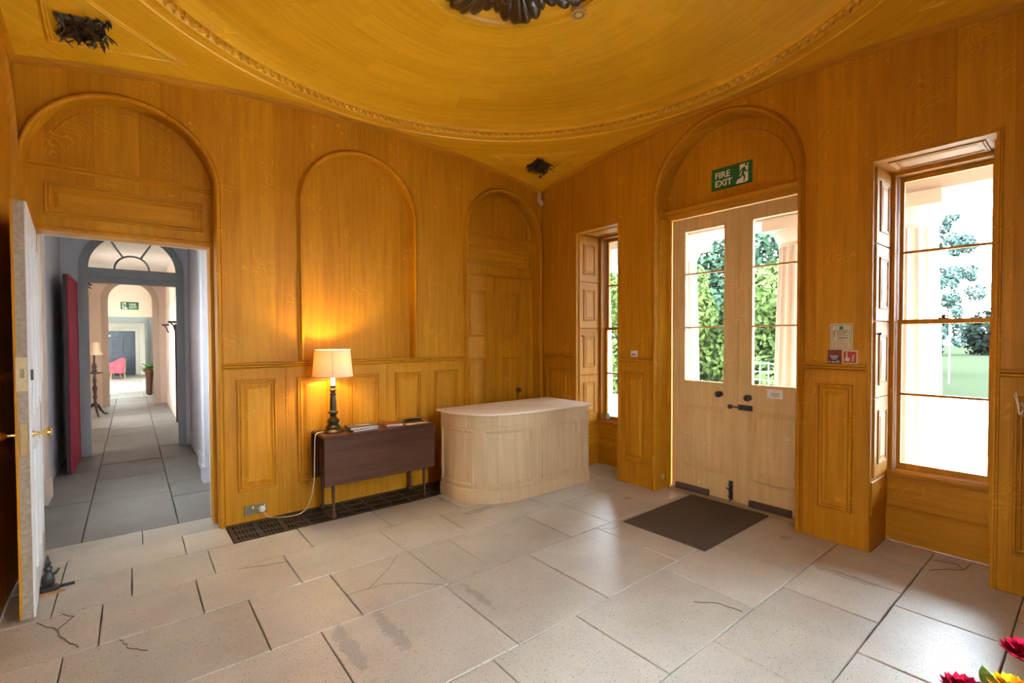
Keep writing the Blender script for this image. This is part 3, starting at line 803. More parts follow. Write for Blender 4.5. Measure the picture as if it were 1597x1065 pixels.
# local: x along the leaf from the hinge, y<0 towards the wall (oak face), y>0 towards the room
MB().box(0, ld - .004, -.022, .022, 0, 2.372).build('leaf_core', PAINTEDGE, door3)
MB().box(0, ld, -.034, -.022, 0, 2.372).build('oak_face', oak('grained_oak_leaf', OLO, OHI, obj=True), door3)
fl = Fr((0, .022, 0), (1, 0, 0), (0, 0, 1), (0, 1, 0))
wf = MB().cbox(fl, 0, ld - .002, 0, 2.372, 0, .010, .003).build('white_face', WHITEP, door3)
for x0, x1 in ((.12, .46), (.56, .9)):
    for z0, z1 in ((.25, .95), (1.15, 2.2)):
        raised_panel(fl, x0, x1, z0, z1, w=.010, h=.01).build('panel', WHITEP, wf)
fe = Fr((ld - .004, 0, 0), (0, 1, 0), (0, 0, 1), (1, 0, 0))
MB().cbox(fe, -.016, .016, .93, 1.12, 0, .006, .002).build('lock_plate', DULLBRASS, door3)
b = MB(); b.plate(fe, [rect(-.026, .020, 1.30, 1.49), rect(-.010, .008, 1.375, 1.425)], 0, .008); b.build('upper_lock_plate', plain('cream_painted_lock', (.62, .50, .27), .5, noise=.25), door3)
MB().box(ld - .03, ld - .01, .032, .044, 1.36, 1.42).build('keep', IRON, door3)
for s_, y0 in ((1, .032), (-1, -.034)):
    kb = MB()
    kb.tube([(ld - .075, y0, 1.045), (ld - .075, y0 + s_ * .006, 1.045)], .022, 16)
    kb.tube([(ld - .075, y0 + s_ * d, 1.045) for d in (0, .025, .04, .05, .062, .076, .084)], [.011, .010, .013, .024, .030, .026, .010], 18)
    kb.build('knob', BRASS, door3, True)
ds = thing('door_stop', 'small black cast iron figure used as a door stop at the white door face', 'door stop', (-4.70, -.47, 0))
b = MB(); b.lathe([(0, 0), (.055, 0), (.058, .012), (.045, .024), (.03, .03), (0, .03)], 18); b.build('base', IRON, ds, True)
b = MB(); b.lathe([(0, .028), (.026, .028), (.034, .05), (.03, .085), (.020, .105), (.016, .115), (.021, .128), (.022, .142), (.014, .155), (.017, .165), (.010, .19), (.006, .215), (0, .225)], 14)
b.tube([(.0, 0, .09), (.035, 0, .10), (.055, .005, .125)], [.012, .010, .006], 8)
b.build('figure', IRON, ds, True)
b = MB(); b.box(.02, .125, -.012, .012, 0, .014); b.build('foot_bar', IRON, ds)
ww = MB(); ww.add([(-.075, -.055, 0), (.10, -.03, 0), (.10, .0, 0), (-.06, -.03, 0), (-.075, -.055, .02), (.10, -.03, .008), (.10, 0, .008), (-.06, -.03, .02)], [(3, 2, 1, 0), (4, 5, 6, 7), (0, 1, 5, 4), (1, 2, 6, 5), (2, 3, 7, 6), (3, 0, 4, 7)])
wo = ww.build('wooden_wedge', plain('wedge_wood', (.36, .19, .08), .6, noise=.3), None, False, (-4.715, -.53, 0)); tag(wo, 'thin worn wooden wedge in front of the black door stop', 'wedge')

# ------------------------------------------------------------------ corridor
PINK = plain('pale_pink_plaster', (0.70, 0.55, 0.44), .75, noise=.08, nscale=6)
LILAC = plain('lilac_white_paint', (0.66, 0.64, 0.66), .5, noise=.06, nscale=8)
GREYP = plain('sage_grey_paint', (0.33, 0.35, 0.33), .5, noise=.06)
CREAMW = plain('cream_plaster', (0.80, 0.74, 0.62), .75, noise=.05)
CEILW = plain('white_ceiling_plaster', (0.80, 0.76, 0.70), .8, noise=.05)
CXL, CXR = -4.985, -3.575
b = MB()
b.box(CXL - .2, CXL, .34, 1.0, -.1, 3.4); b.box(CXL - .2, CXL, 1.4, 4.12, -.1, 3.4); b.box(CXL - .2, CXL, 1.0, 1.4, -.1, 1.2); b.box(CXL - .2, CXL, 1.0, 1.4, 2.4, 3.4); b.box(CXL, CXL + .055, 1.70, 2.03, 0, 3.4); b.box(CXL, CXL + .02, 1.60, 2.10, 0, .17)  # the gap in this wall is an unseen opening added for daylight
wl = struct(b.build('wall_corridor_left', LILAC), 'lilac white wall of the first stretch of the corridor, left side')
b = MB(); b.box(CXR, CXR + .2, .34, 4.12, -.1, 3.4)
wr = struct(b.build('wall_corridor_right', LILAC), 'lilac white wall of the first stretch of the corridor, right side')
b = MB(); b.box(CXR - .025, CXR, 1.60, 2.55, 0, 3.2); b.box(CXR - .07, CXR, 1.58, 1.76, 0, 3.2); b.build('pilaster', LILAC, wr)
b = MB(); b.box(CXR - .085, CXR, 1.565, 1.775, 0, .18); b.box(CXR - .04, CXR, 1.775, 2.57, 0, .18); b.build('skirting', LILAC, wr)
MB().box(CXL, CXL + .075, 1.68, 2.05, 0, .20).build('skirting', PINK, wl)
MB().box(CXL + .0005, CXL + .0565, 1.699, 2.031, .2, 3.2).build('pilaster', PINK, wl)
# back of the hall wall, painted white round the doorway
b = MB(); b.plate(FA, [[(-W - .3, 0), (DX0, 0), (DX0, DZ), (DX1, DZ), (DX1, 0), (CXR + .2, 0), (CXR + .2, 3.4), (-W - .3, 3.4)]], -.375, -.341); b.build('casing_corridor_side', LILAC, wall_back)
# fanlight screen
YF = 4.05; FC_ = -4.2225
ff = Fr((0, YF, 0), (1, 0, 0), (0, 0, 1), (0, -1, 0))
b = MB(); b.plate(ff, [[(CXL, 0), (-4.80, 0), (-4.80, 2.585)] + arch_path(FC_, .562, 2.585, 2.59, 28)[1:-1] + [(-3.66, 2.585), (-3.645, 2.585), (-3.645, 0), (CXR, 0), (CXR, 3.4), (CXL, 3.4)]], -.16, 0)
scr = struct(b.build('door_4', LILAC), 'sage grey door frame with a half-round fanlight across the corridor')
MB().fbox(ff, -4.80, -3.645, 2.395, 2.597, -.12, .02).build('transom', GREYP, scr)
b = MB(); b.sweep(ff, [(-4.80, 2.47), (-3.645, 2.47)], [(-.01, .02), (-.005, .03), (.005, .03), (.01, .02)]); b.build('transom_bead', GREYP, scr)
b = MB(); b.sweep(ff, list(reversed(arch_path(FC_ + .005, .59, 0, 2.59, 32))), [(0, 0), (0, .02), (.05, .03), (.10, .03), (.10, 0)]); b.build('architrave', GREYP, scr, True)
b = MB(); b.sweep(ff, list(reversed(arch_path(-4.236, .195, 2.597, 2.60, 20))), [(-.012, -.05), (-.012, -.02), (.012, -.02), (.012, -.05)]); b.build('glazing_bar', GREYP, scr, True)
for a in (60, 120):
    c_, s_ = math.cos(math.radians(a)), math.sin(math.radians(a))
    b = MB(); b.tube([ff.p(-4.236 + .195 * c_, 2.60 + .195 * s_, -.035), ff.p(-4.236 + .58 * c_, 2.60 + .58 * s_, -.035)], .012, 6); b.build('glazing_bar', GREYP, scr)
# red baize door folded back
RED = plain('crimson_baize', (0.42, 0.012, 0.045), .85, noise=.12, nscale=60)
DKRED = plain('dark_door_edge', (0.035, 0.012, 0.012), .6)
d5 = struct(thing('door_5', '', None, (-4.845, 4.0, .015), math.radians(-90.5)), 'crimson baize door standing open against the corridor wall')
MB().box(0, 1.06, -.022, .018, 0, 2.36).build('door_leaf', DKRED, d5)
MB().box(.0, 1.055, .018, .030, 0, 2.36).build('baize_face', RED, d5)
# second stretch
b = MB(); b.box(CXL - .32, CXL - .12, 4.21, 7.3, -.1, 3.3); b.box(CXL - .32, CXL - .12, 7.9, 10.2, -.1, 3.3); b.box(CXL - .32, CXL - .12, 7.3, 7.9, -.1, .9); b.box(CXL - .32, CXL - .12, 7.3, 7.9, 2.4, 3.3)  # gap in the hidden stretch, added to light the passage
w2l = struct(b.build('wall_passage_left', PINK), 'pale pink wall of the long passage, left side')
b = MB(); b.box(CXR + .0, CXR + .2, 4.21, 10.7, -.1, 3.3); b.box(CXR, CXR + .2, 11.5, 12.3, -.1, 3.3); b.box(CXR, CXR + .2, 10.7, 11.5, -.1, 1.0); b.box(CXR, CXR + .2, 10.7, 11.5, 2.5, 3.3)  # unseen gap beyond the arch, added to light the end wall
w2r = struct(b.build('wall_passage_right', PINK), 'pale pink wall of the long passage, right side')
b = MB(); b.box(CXL - .32, CXL - .12, 10.2, 12.3, -.1, 3.3); b.build('wall_end', PINK, w2l)
# arch across the passage
fa = Fr((0, 10.2, 0), (1, 0, 0), (0, 0, 1), (0, -1, 0))
b = MB(); b.plate(fa, [[(CXL - .12, 0), (-4.812, 0), (-4.812, 2.55)] + arch_path(-4.262, .55, 2.55, 2.555, 24)[1:-1] + [(-3.712, 2.55), (-3.712, 0), (CXR, 0), (CXR, 3.3), (CXL - .12, 3.3)]], -.3, 0)
ar = struct(b.build('trim_1', PINK), 'pale pink round arch across the passage beside the standard lamp')
b = MB(); b.sweep(fa, list(reversed(arch_path(-4.262, .55, 0, 2.555, 28))), [(.0, 0), (.0, .03), (.06, .03), (.06, .015), (.13, .015), (.13, 0)]); b.build('architrave', plain('beige_arch_paint', (.50, .39, .30), .7), ar, True)
# end wall with the exit sign and the doorway
fe2 = Fr((0, 12.2, 0), (1, 0, 0), (0, 0, 1), (0, -1, 0))
b = MB(); b.plate(fe2, [[(CXL - .32, 0), (-4.83, 0), (-4.83, 2.235), (-3.775, 2.235), (-3.775, 0), (CXR + .2, 0), (CXR + .2, 3.3), (CXL - .32, 3.3)]], -.1, 0)
ew = struct(b.build('wall_passage_end', CREAMW), 'cream end wall of the passage with a doorway under a green sign')
fg = Fr((0, 12.95, 0), (1, 0, 0), (0, 0, 1), (0, -1, 0))
b = MB(); b.plate(fg, [[(-5.4, 0), (-4.79, 0), (-4.79, 2.09), (-3.948, 2.09), (-3.948, 0), (-3.2, 0), (-3.2, 3.3), (-5.4, 3.3)]], -.2, 0)
eg = struct(b.build('wall_lobby', GREYP), 'sage grey painted partition with a doorway beyond the passage')
b = MB(); b.sweep(fg, [(-4.79, 0), (-4.79, 2.09), (-3.948, 2.09), (-3.948, 0)], [(0, 0), (0, .03), (.07, .03), (.07, 0)]); b.build('architrave', GREYP, eg)
b = MB(); b.box(-5.4, -5.2, 12.31, 13.8, -.1, 3.3); b.box(-3.5, -3.3, 12.31, 13.8, -.1, 3.3); b.build('lobby_side', GREYP, eg)
# far room
b = MB(); b.box(-6.6, -6.4, 13.8, 23.2, -.1, 3.3)
struct(b.build('wall_far_left', CREAMW), 'cream wall of the far room, left side')
b = MB(); b.box(-3.75, -3.55, 13.8, 17.0, -.1, 3.3); b.box(-3.75, -3.55, 17.4, 23.2, -.1, 3.3); b.box(-3.75, -3.55, 17.0, 17.4, 2.4, 3.3); b.box(-3.75, -3.55, 17.0, 17.4, -.1, .9)  # unseen gap added to brighten the far room
struct(b.build('wall_far_right', CREAMW), 'cream wall of the far room, right side')
b = MB(); b.box(-6.6, -3.55, 23.1, 23.3, -.1, 3.3)
fw_ = struct(b.build('wall_far_end', CREAMW), 'cream wall behind the navy panelled door')
NAVY = plain('navy_door_paint', (0.018, 0.028, 0.042), .35, noise=.2)
NAVYL = plain('navy_moulding', (0.10, 0.13, 0.16), .3)
f6 = Fr((0, 23.1, 0), (1, 0, 0), (0, 0, 1), (0, -1, 0))
d6 = struct(thing('door_6', '', None), 'navy panelled door at the far end behind the pink armchair')
lf6 = MB().cbox(f6, -5.10, -4.13, 0, 1.99, 0, .05, .01).build('door_leaf', NAVY, d6)
for x0, x1 in ((-4.98, -4.66), (-4.57, -4.25)):
    for z0, z1 in ((1.72, 1.92), (1.0, 1.64), (.3, .82)):
        b = MB(); b.sweep(f6, rect(x0, x1, z0, z1), [(0, .05), (.012, .064), (.03, .064), (.04, .05)], True); b.build('panel_moulding', NAVYL, lf6)
MB().sweep(f6, [(-5.12, 0), (-5.12, 2.01), (-4.11, 2.01), (-4.11, 0)], [(0, 0), (0, .04), (.12, .06), (.14, 0)]).build('architrave', CREAMW, d6)
b = MB(); b.tube([f6.p(-5.02, 1.78, .05), f6.p(-5.02, 1.78, .06)], .05, 16); b.build('blue_disc_sign', plain('pale_blue_sign', (.5, .7, .85), .5), lf6)
# ceilings of the corridor; unseen holes are added in two of them to let daylight down
def ceil_slab(x0, x1, y0, y1, z, label, hole=None):
    b = MB(); f = Fr((0, 0, z), (1, 0, 0), (0, 1, 0), (0, 0, 1))
    b.plate(f, [rect(x0, x1, y0, y1)] + ([rect(*hole)] if hole else []), 0, .15)
    return struct(b.build('ceiling_corridor', CEILW), label)
ceil_slab(CXL - .3, CXR + .3, .34, 4.15, 3.2, 'white ceiling of the first stretch of corridor')
ceil_slab(CXL - .4, CXR + .4, 4.15, 12.4, 3.26, 'white ceiling of the long passage')
ceil_slab(-5.6, -3.0, 12.4, 13.8, 3.26, 'white ceiling of the lobby', (-4.9, -4.0, 12.5, 12.75))
ceil_slab(-6.8, -3.4, 13.8, 23.4, 3.26, 'white ceiling of the far room', (-5.4, -4.9, 18, 19.5))
b = MB(); b.box(CXL - .5, CXR + .4, .36, 23.4, -.3, -.014); b.box(-6.8, -3.2, 12.4, 23.4, -.3, -.014)
fl2 = struct(b.build('floor_corridor', MORTAR), 'dark worn stone floor of the corridor')
ys = [.345, 1.47, 2.45, 3.32, 4.35, 5.55, 6.3, 7.35, 8.3, 9.4, 10.3, 11.2, 12.2]
for i in range(len(ys) - 1): flag(-4.592, -3.962, ys[i], ys[i + 1], fl2, STONED, .004)
ysl = [.345, 1.0, 1.6, 3.0, 4.0, 5.2, 6.6, 8.0, 9.3, 10.4, 12.2]
for i in range(len(ysl) - 1):
    flag(-5.06, -4.592, ysl[i], ysl[i + 1], fl2, STONED, .004); flag(-3.962, -3.56, ysl[i] + (.25 if 0 < i < len(ysl) - 1 else 0), ysl[i + 1] + (.25 if i < len(ysl) - 2 else 0), fl2, STONED, .004)
STONEF = stone_mat('pale_far_flag', (.34, .31, .26), (.55, .51, .44), .4, worn=False)
xs = [-6.4, -5.6, -4.75, -4.0, -3.3]
for j in range(8):
    y0 = 12.2 + j * 1.4
    for i in range(4): flag(xs[i] + (.2 if j % 2 and i else 0), xs[i + 1] + (.2 if j % 2 and i < 3 else 0), y0, y0 + 1.4, fl2, STONEF, .004)
# brackets and wall lights in the passage
DKW = plain('dark_turned_wood', (0.055, 0.028, 0.016), .4, noise=.3)
def wall_shelf(y, z, lab, drop):
    o = thing('wall_bracket', lab, 'bracket', (CXR, y, z))
    MB().box(-.13, 0, -.09, .09, 0, .035).build('shelf', DKW, o)
    b = MB(); b.tube([(0, 0, -.16), (-.03, 0, -.12), (-.05, 0, -.04), (-.09, 0, 0)], .014, 8); b.build('arm', DKW, o, True)
    if drop: MB().box(-.03, 0, -.02, .02, -z, -.02).build('batten', DKW, o)
wall_shelf(6.55, 1.92, 'dark wooden wall bracket nearest the sage grey frame on the right', True)
wall_shelf(8.9, 1.92, 'dark wooden wall bracket further along the passage wall', False)
o = thing('wall_sconce', 'small dark wall sconce on the pink wall above the standard lamp', 'wall light', (-5.105, 8.2, 1.75))
MB().box(0, .03, -.05, .05, -.1, .12).build('backplate', DKW, o)
b = MB(); b.tube([(.02, 0, -.02), (.08, 0, -.05), (.11, 0, .0), (.11, 0, .03)], .01, 8); b.build('arm', DKW, o, True)
# corbel seen through the fanlight
co = thing('carved_corbel', 'dark carved leafy corbel high on the passage wall, seen through the fanlight', 'corbel', (-5.10, 8.9, 2.66))
for k in range(7):
    lb = MB(); leaf(lb, (.02, 0, .5 - k * .045), (.35, math.sin(k * 2.3) * .5, -.8), (1, 0, .3), .26, .16, .3, 3, 3, 7)
    solidify(lb.build('leaf', LEAFM, co, True), .008)
MB().box(0, .05, -.12, .12, .05, .55).build('backplate', LEAFM, co)

# standard lamp
SHADE = plain('fawn_silk_shade', (0.50, 0.37, 0.24), .7, noise=.1)
o = thing('floor_lamp', 'turned dark wood standard lamp with a fawn shade and tripod feet in the corridor', 'floor lamp', (-4.875, 8.6, 0))
b = MB(); b.lathe([(.0, .20), (.03, .20), (.045, .24), (.028, .28), (.022, .33), (.038, .40), (.024, .46), (.034, .52), (.045, .58), (.026, .64), (.022, .68), (.036, .74), (.024, .80), (.02, .86), (.03, .895), (.03, .92), (.045, .95), (.03, .99), (.045, 1.03), (.038, 1.08), (.016, 1.12), (.012, 1.40), (0, 1.42)], 18); b.build('turned_post', DKW, o, True)
b = MB(); b.lathe([(0, .885), (.06, .885), (.135, .905), (.137, .915), (.06, .925), (0, .925)], 28); b.build('tray', DKW, o, True)
for k in range(3):
    a = math.radians(-75 + 120 * k); c_, s_ = math.cos(a), math.sin(a)
    b = MB(); b.tube([(.02 * c_, .02 * s_, .25), (.07 * c_, .07 * s_, .21), (.13 * c_, .13 * s_, .10), (.19 * c_, .19 * s_, .03), (.24 * c_, .24 * s_, .012), (.27 * c_, .27 * s_, .02)], [.028, .026, .020, .016, .018, .012], 10); b.build('leg', DKW, o, True)
b = MB(); b.lathe([(.148, 1.285), (.105, 1.40), (.10, 1.55), (.098, 1.55), (.103, 1.40), (.146, 1.285), (.148, 1.285)], 28, cap=False); b.build('shade', SHADE, o, True)

# pink armchairs
PINKF = plain('rose_pink_fabric', (0.58, 0.10, 0.13), .85, noise=.1)
PALEF = plain('pale_chair_back', (0.66, 0.55, 0.50), .85)
LEGW = plain('pale_chair_leg', (.52, .32, .16), .5)
def armchair(loc, rz, lab, s=1.0):
    o = thing('armchair', lab, 'armchair', loc, rz, 'pink armchairs in the far room')
    sb = MB().box(-.24, .26, -.26, .26, .27, .46).build('seat', PINKF, o)
    R = []
    for t in range(9):
        a = math.radians(-100 + 200 * t / 8)
        hgt = .62 + .26 * max(0, math.cos(a * .9)) ** 1.2
        R.append((a, hgt))
    b = MB(); rings = []
    for a, hgt in R:
        x, y = -.30 * math.cos(a) + .02, .33 * math.sin(a); nx, ny = -math.cos(a), math.sin(a)
        rings.append([(x, y, .25), (x + nx * .045, y + ny * .045, .25), (x + nx * .07, y + ny * .06, hgt - .02), (x + nx * .05, y + ny * .05, hgt), (x + nx * .0, y + ny * .0, hgt - .01), (x - nx * .02, y - ny * .02, hgt - .05)])
    b.rings(rings); b.build('back_and_arms', PINKF, o, True)
    b = MB(); rings = []
    for a, hgt in R[2:7]:
        x, y = -.355 * math.cos(a) + .02, .385 * math.sin(a); nx, ny = -math.cos(a), math.sin(a)
        rings.append([(x, y, .26), (x + nx * .004, y + ny * .004, .26), (x + nx * .02, y + ny * .015, hgt - .03), (x + nx * .015, y + ny * .01, hgt - .03)])
    b.rings(rings); b.build('outer_back', PALEF, o, True)
    for x, y, dx in ((-.22, -.22, -.06), (-.22, .22, -.06), (.2, -.22, .02), (.2, .22, .02)):
        b = MB(); b.tube([(x, y, .28), (x + dx, y, 0)], [.028, .016], 8); b.build('leg', LEGW, o)
armchair((-4.80, 20.5, 0), math.radians(200), 'pink tub armchair in front of the navy door, seen side on')
armchair((-5.15, 21.6, 0), math.radians(-20), 'second pink armchair, mostly hidden behind the first')

# plant on a tall stand
o = thing('potted_plant', 'leafy green plant on a tall tapering wooden stand by the far doorway', 'potted plant', (-3.87, 12.6, 0))
b = MB(); b.lathe([(0, 0), (.045, 0), (.05, .02), (.07, .3), (.10, .66), (.145, .70), (.15, .74), (.12, .745), (.11, .70), (0, .69)], 18); b.build('stand', plain('reddish_stand_wood', (.16, .06, .035), .45, noise=.2), o, True)
GREENL = plain('plant_leaf_green', (0.10, 0.30, 0.05), .5, noise=.3)
rp_ = random.Random(5)
for k in range(26):
    a = rp_.uniform(0, 2 * PI); ln = rp_.uniform(.2, .34); el = rp_.uniform(.5, 1.3)
    lb = MB(); leaf(lb, (0, 0, 0), (math.cos(a) * math.cos(el), math.sin(a) * math.cos(el), math.sin(el)), (-math.cos(a) * math.sin(el), -math.sin(a) * math.sin(el), math.cos(el)), ln, .075, -.55, 1, 0, 7)
    l_ = lb.build('leaf', GREENL, o, True); l_.location = (0, 0, .72)
# ------------------------------------------------------------------ exit signs
GREEN = plain('exit_sign_green', (0.006, 0.13, 0.045), .45)
SIGNW = plain('exit_sign_white', (0.80, 0.82, 0.80), .5)
def text_mesh(b, fr, txt, u, v, size, w, bold=0.0):
    c = bpy.data.curves.new('t', 'FONT'); c.body = txt; c.size = size; c.extrude = .0006; c.offset = bold
    ob = bpy.data.objects.new('t', c); me = bpy.data.meshes.new_from_object(ob)
    b.add([fr.p(u + q.co.x, v + q.co.y, w + q.co.z) for q in me.vertices], [tuple(p.vertices) for p in me.polygons])
    bpy.data.objects.remove(ob); bpy.data.curves.remove(c); bpy.data.meshes.remove(me)
MAN = [[(.30, .98), (.22, .96), (.18, .90), (.22, .84), (.30, .82), (.38, .84), (.42, .90), (.38, .96)],
       [(.20, .80), (.02, .78), (-.16, .70), (-.34, .50), (-.28, .44), (-.10, .60), (.0, .64), (-.16, .38), (-.20, .30), (-.55, .30), (-.56, .22), (-.14, .20), (-.02, .34), (.10, .20), (.06, -.02), (.16, -.04), (.24, .24), (.12, .44), (.18, .58), (.26, .48), (.46, .50), (.46, .58), (.30, .58), (.24, .74)]]
def exit_sign(fr, lab, man_right, w=.39, h=.205):
    o = thing('exit_sign', lab, 'exit sign', fr.p(w / 2, 0, 0), 0, 'green fire exit signs')
    def bld(b, nm, mt, par=None):
        q = b.build(nm, mt, par or o)
        if par is None: q.location = -Vector(o.location)
        return q
    bd = bld(MB().cbox(fr, 0, w, 0, h, 0, .006, .002), 'board', GREEN)
    b = MB(); tx = .035 if man_right else .47 * w
    text_mesh(b, fr, 'FIRE', tx, h * .53, h * .40, .0066, .0016); text_mesh(b, fr, 'EXIT', tx, h * .15, h * .40, .0066, .0016)
    q = b.build('lettering', SIGNW, bd)
    mx = w * .78 if man_right else w * .22; sg = 1 if man_right else -1
    k = h * .80
    b = MB(); px0, px1 = mx - .17 * w * (.2 if man_right else 1) - (0 if man_right else 0), mx + .17 * w
    pan = [(-.28, .96), (.48, .96), (.48, -.02), (.30, -.08), (-.62, -.08), (-.62, -.02), (-.45, .16), (-.28, .16)]
    b.plate(fr, [[(mx + sg * x * k * .62, h * .13 + y * k) for x, y in pan]], .006, .0066); q = b.build('pictogram_panel', SIGNW, bd)
    b = MB()
    for pl in MAN: b.plate(fr, [[(mx + sg * x * k * .62, h * .13 + y * k * .98) for x, y in pl]], .0066, .0072)
    b.build('running_figure', GREEN, bd)
    return o
exit_sign(FRB.at(AB - .186, 3.026, 0), 'green fire exit sign above the glazed entrance doors', True)
exit_sign(fe2.at(-4.475, 2.437, 0), 'small-looking green fire exit sign on the cream wall at the end of the corridor', False)

# ------------------------------------------------------------------ notices and fittings on the right wall
CREAMC = plain('cream_notice', (.62, .55, .32), .5); TEALC = plain('teal_ink', (.02, .16, .18), .5); REDC = plain('fire_red', (.42, .025, .025), .45); DRED = plain('dark_red_card', (.20, .02, .03), .45)
INKC = plain('dark_ink', (.05, .07, .06), .5); ORINK = plain('orange_ink', (.5, .16, .05), .5); PALEC = plain('pale_print', (.62, .58, .5), .5)
no = thing('notice_plate', 'cream fire action notice with a teal roundel on the right wall', 'notice', (0, -3.414, 1.505))
fn = Fr((0, .075, 0), (0, -1, 0), (0, 0, 1), (-1, 0, 0))
bd = MB().cbox(fn, 0, .15, 0, .2, 0, .005, .002).build('board', CREAMC, no)
b = MB(); b.sweep(fn, rect(.010, .140, .010, .190), [(0, .005), (0, .0056), (.003, .0056), (.003, .005)], True)
b.sweep(fn, rect(.020, .130, .066, .143), [(0, .005), (0, .0056), (.002, .0056), (.002, .005)], True); b.build('border', TEALC, bd)
b = MB(); b.tube([fn.p(.075, .166, .005), fn.p(.075, .166, .0058)], .014, 20); b.build('roundel', TEALC, bd)
b = MB()
for z, a, c in ((.149, .03, .12), (.136, .045, .115), (.126, .045, .122), (.116, .045, .10), (.106, .045, .118), (.092, .05, .12), (.088, .05, .12), (.076, .05, .09)): b.fbox(fn, a, c, z - .0016, z + .0016, .005, .0056)
for z in (.134, .12, .104): b.tube([fn.p(.030, z, .005), fn.p(.030, z, .0056)], .005, 10)
b.build('lettering', INKC, bd)
b = MB()
for z, a, c in ((.055, .045, .10), (.047, .045, .12), (.037, .045, .115), (.030, .045, .12), (.02, .045, .125)): b.fbox(fn, a, c, z - .0015, z + .0015, .005, .0056)
for z in (.052, .038, .024): b.tube([fn.p(.030, z, .005), fn.p(.030, z, .0056)], .005, 10)
b.build('warning_lettering', ORINK, bd)
no = thing('notice_plate', 'dark red notice beneath the cream one on the right wall', 'notice', (0, -3.369, 1.396))
fn = Fr((0, .046, 0), (0, -1, 0), (0, 0, 1), (-1, 0, 0))
bd = MB().cbox(fn, 0, .092, 0, .105, 0, .005, .002).build('board', DRED, no)
b = MB(); b.fbox(fn, .006, .086, .02, .066, .005, .0054); b.build('dark_band', plain('maroon_black', (.05, .02, .03), .5), bd)
b = MB()
for z, a, c in ((.06, .014, .075), (.052, .02, .07), (.044, .025, .07), (.034, .03, .06)): b.fbox(fn, a, c, z - .002, z + .002, .0054, .006)
for u in (.008, .03, .042): b.fbox(fn, u, u + .012, .008, .016, .005, .006)
b.build('lettering', PALEC, bd)
b = MB(); b.tube([fn.p(.07, .016, .005), fn.p(.07, .016, .006)], .012, 16); b.build('seal', plain('grey_seal', (.3, .3, .3), .4), bd)
no = thing('notice_plate', 'red fire alarm symbol with a pointing hand and flames in a cream frame', 'sign', (0, -3.472, 1.396))
fn = Fr((0, .050, 0), (0, -1, 0), (0, 0, 1), (-1, 0, 0))
bd = MB().cbox(fn, 0, .1, 0, .105, 0, .005, .002).build('board', CREAMC, no)
rd = MB().fbox(fn, .009, .091, .010, .095, .005, .006).build('red_field', REDC, bd)
b = MB(); b.plate(fn, [[(.016, .024), (.042, .018), (.05, .03), (.05, .046), (.036, .05), (.034, .078), (.026, .078), (.025, .048), (.017, .044)]], .006, .0066)
b.tube([fn.p(.030, .085, .006), fn.p(.030, .085, .0066)], .006, 12); b.build('hand_symbol', CREAMC, rd)
b = MB()
for k in range(4): b.plate(fn, [[(.058 + k * .002, .020 + k * .013), (.064 + k * .002, .018 + k * .013), (.070 + k * .002, .026 + k * .013), (.082, .034 + k * .012), (.066 + k * .002, .030 + k * .013)]], .006, .0066)
b.build('flame_symbol', CREAMC, rd)
sw = thing('light_switch', 'small white double light switch above the dado by the left window', 'light switch', (0, -1.487, 1.378))
fn = Fr((0, .042, 0), (0, -1, 0), (0, 0, 1), (-1, 0, 0))
WPL = plain('white_plastic', (.72, .72, .72), .4); GPL = plain('dark_switch', (.06, .06, .07), .4)
bd = MB().cbox(fn, 0, .084, 0, .084, 0, .010, .004).build('plate', WPL, sw)
for u in (.022, .048): MB().cbox(fn, u, u + .014, .034, .05, .010, .014, .002).build('rocker', GPL, bd)
METP = plain('aged_brass_plate', (.20, .17, .10), .4, .6)
def socket(x, lab, dbl=False, met=METP):
    o = thing('power_socket', lab, 'socket', (x, 0, .055), 0, 'power sockets at the foot of the panelling')
    f = Fr((-.043, 0, 0), (1, 0, 0), (0, 0, 1), (0, -1, 0))
    p = MB().cbox(f, 0, .086, 0, .086, 0, .010, .003).build('plate', met, o)
    for u, v in ((.039, .052), (.025, .028), (.053, .028)): MB().fbox(f, u, u + .008, v, v + .012, .010, .0106).build('pin_hole', IRON, p)
    MB().cbox(f, .062, .074, .055, .075, .010, .014, .002).build('switch', WPL, p)
    return o
socket(-3.471, 'bare metal power socket left of the white plug')
socket(-3.378, 'metal power socket holding the white lamp plug')
socket(-1.516, 'dark power socket with white pins between the table and the counter', met=IRON)
sn = thing('security_sensor', 'small beige movement sensor high in the corner of the two walls', 'sensor', (-.03, -.03, 3.33), math.radians(-135))
SENS = plain('beige_sensor', (.42, .26, .11), .5)
b = MB(); b.box(-.045, .045, -.0, .05, .03, .17); b.build('body', SENS, sn).rotation_euler = (0, 0, PI)
b = MB(); b.lathe([(0, 0), (.038, 0), (.038, .03), (.028, .045), (0, .05)], 18, (0, .02, .045), '-y')
q = b.build('lens', plain('pale_lens', (.62, .58, .5), .3), sn, True)

# ------------------------------------------------------------------ counter
PINE = oak('limed_pine', (0.46, 0.32, 0.165), (0.70, 0.53, 0.335), board=.4, fleck=.15, obj=True, rough=.5)
ct = thing('reception_counter', 'pale pine reception counter with a rounded end and framed panels', 'counter', (-1.0, -.72, 0))
def outline(off, n=22):
    """plan of the counter offset outwards; runs from the back of the rounded end round to the right back"""
    xl, xr, yb, yf, rx, ry = -1.775 - off, -.285 + off, -.40 + off, -1.085 - off, .54 + off, .52 + off
    P = [(xl, yb)]
    for i in range(n + 1):
        a = PI + PI / 2 * i / n
        P.append((xl + rx + rx * math.cos(a), yf + ry + ry * math.sin(a)))
    P += [(xr, yf), (xr, yb)]
    return [(x + 1.0, y + .72) for x, y in P]
def ctplate(off, z0, z1, nm, mat, **k):
    return MB().plate(F0, [outline(off)], z0, z1).build(nm, mat, ct, 35)
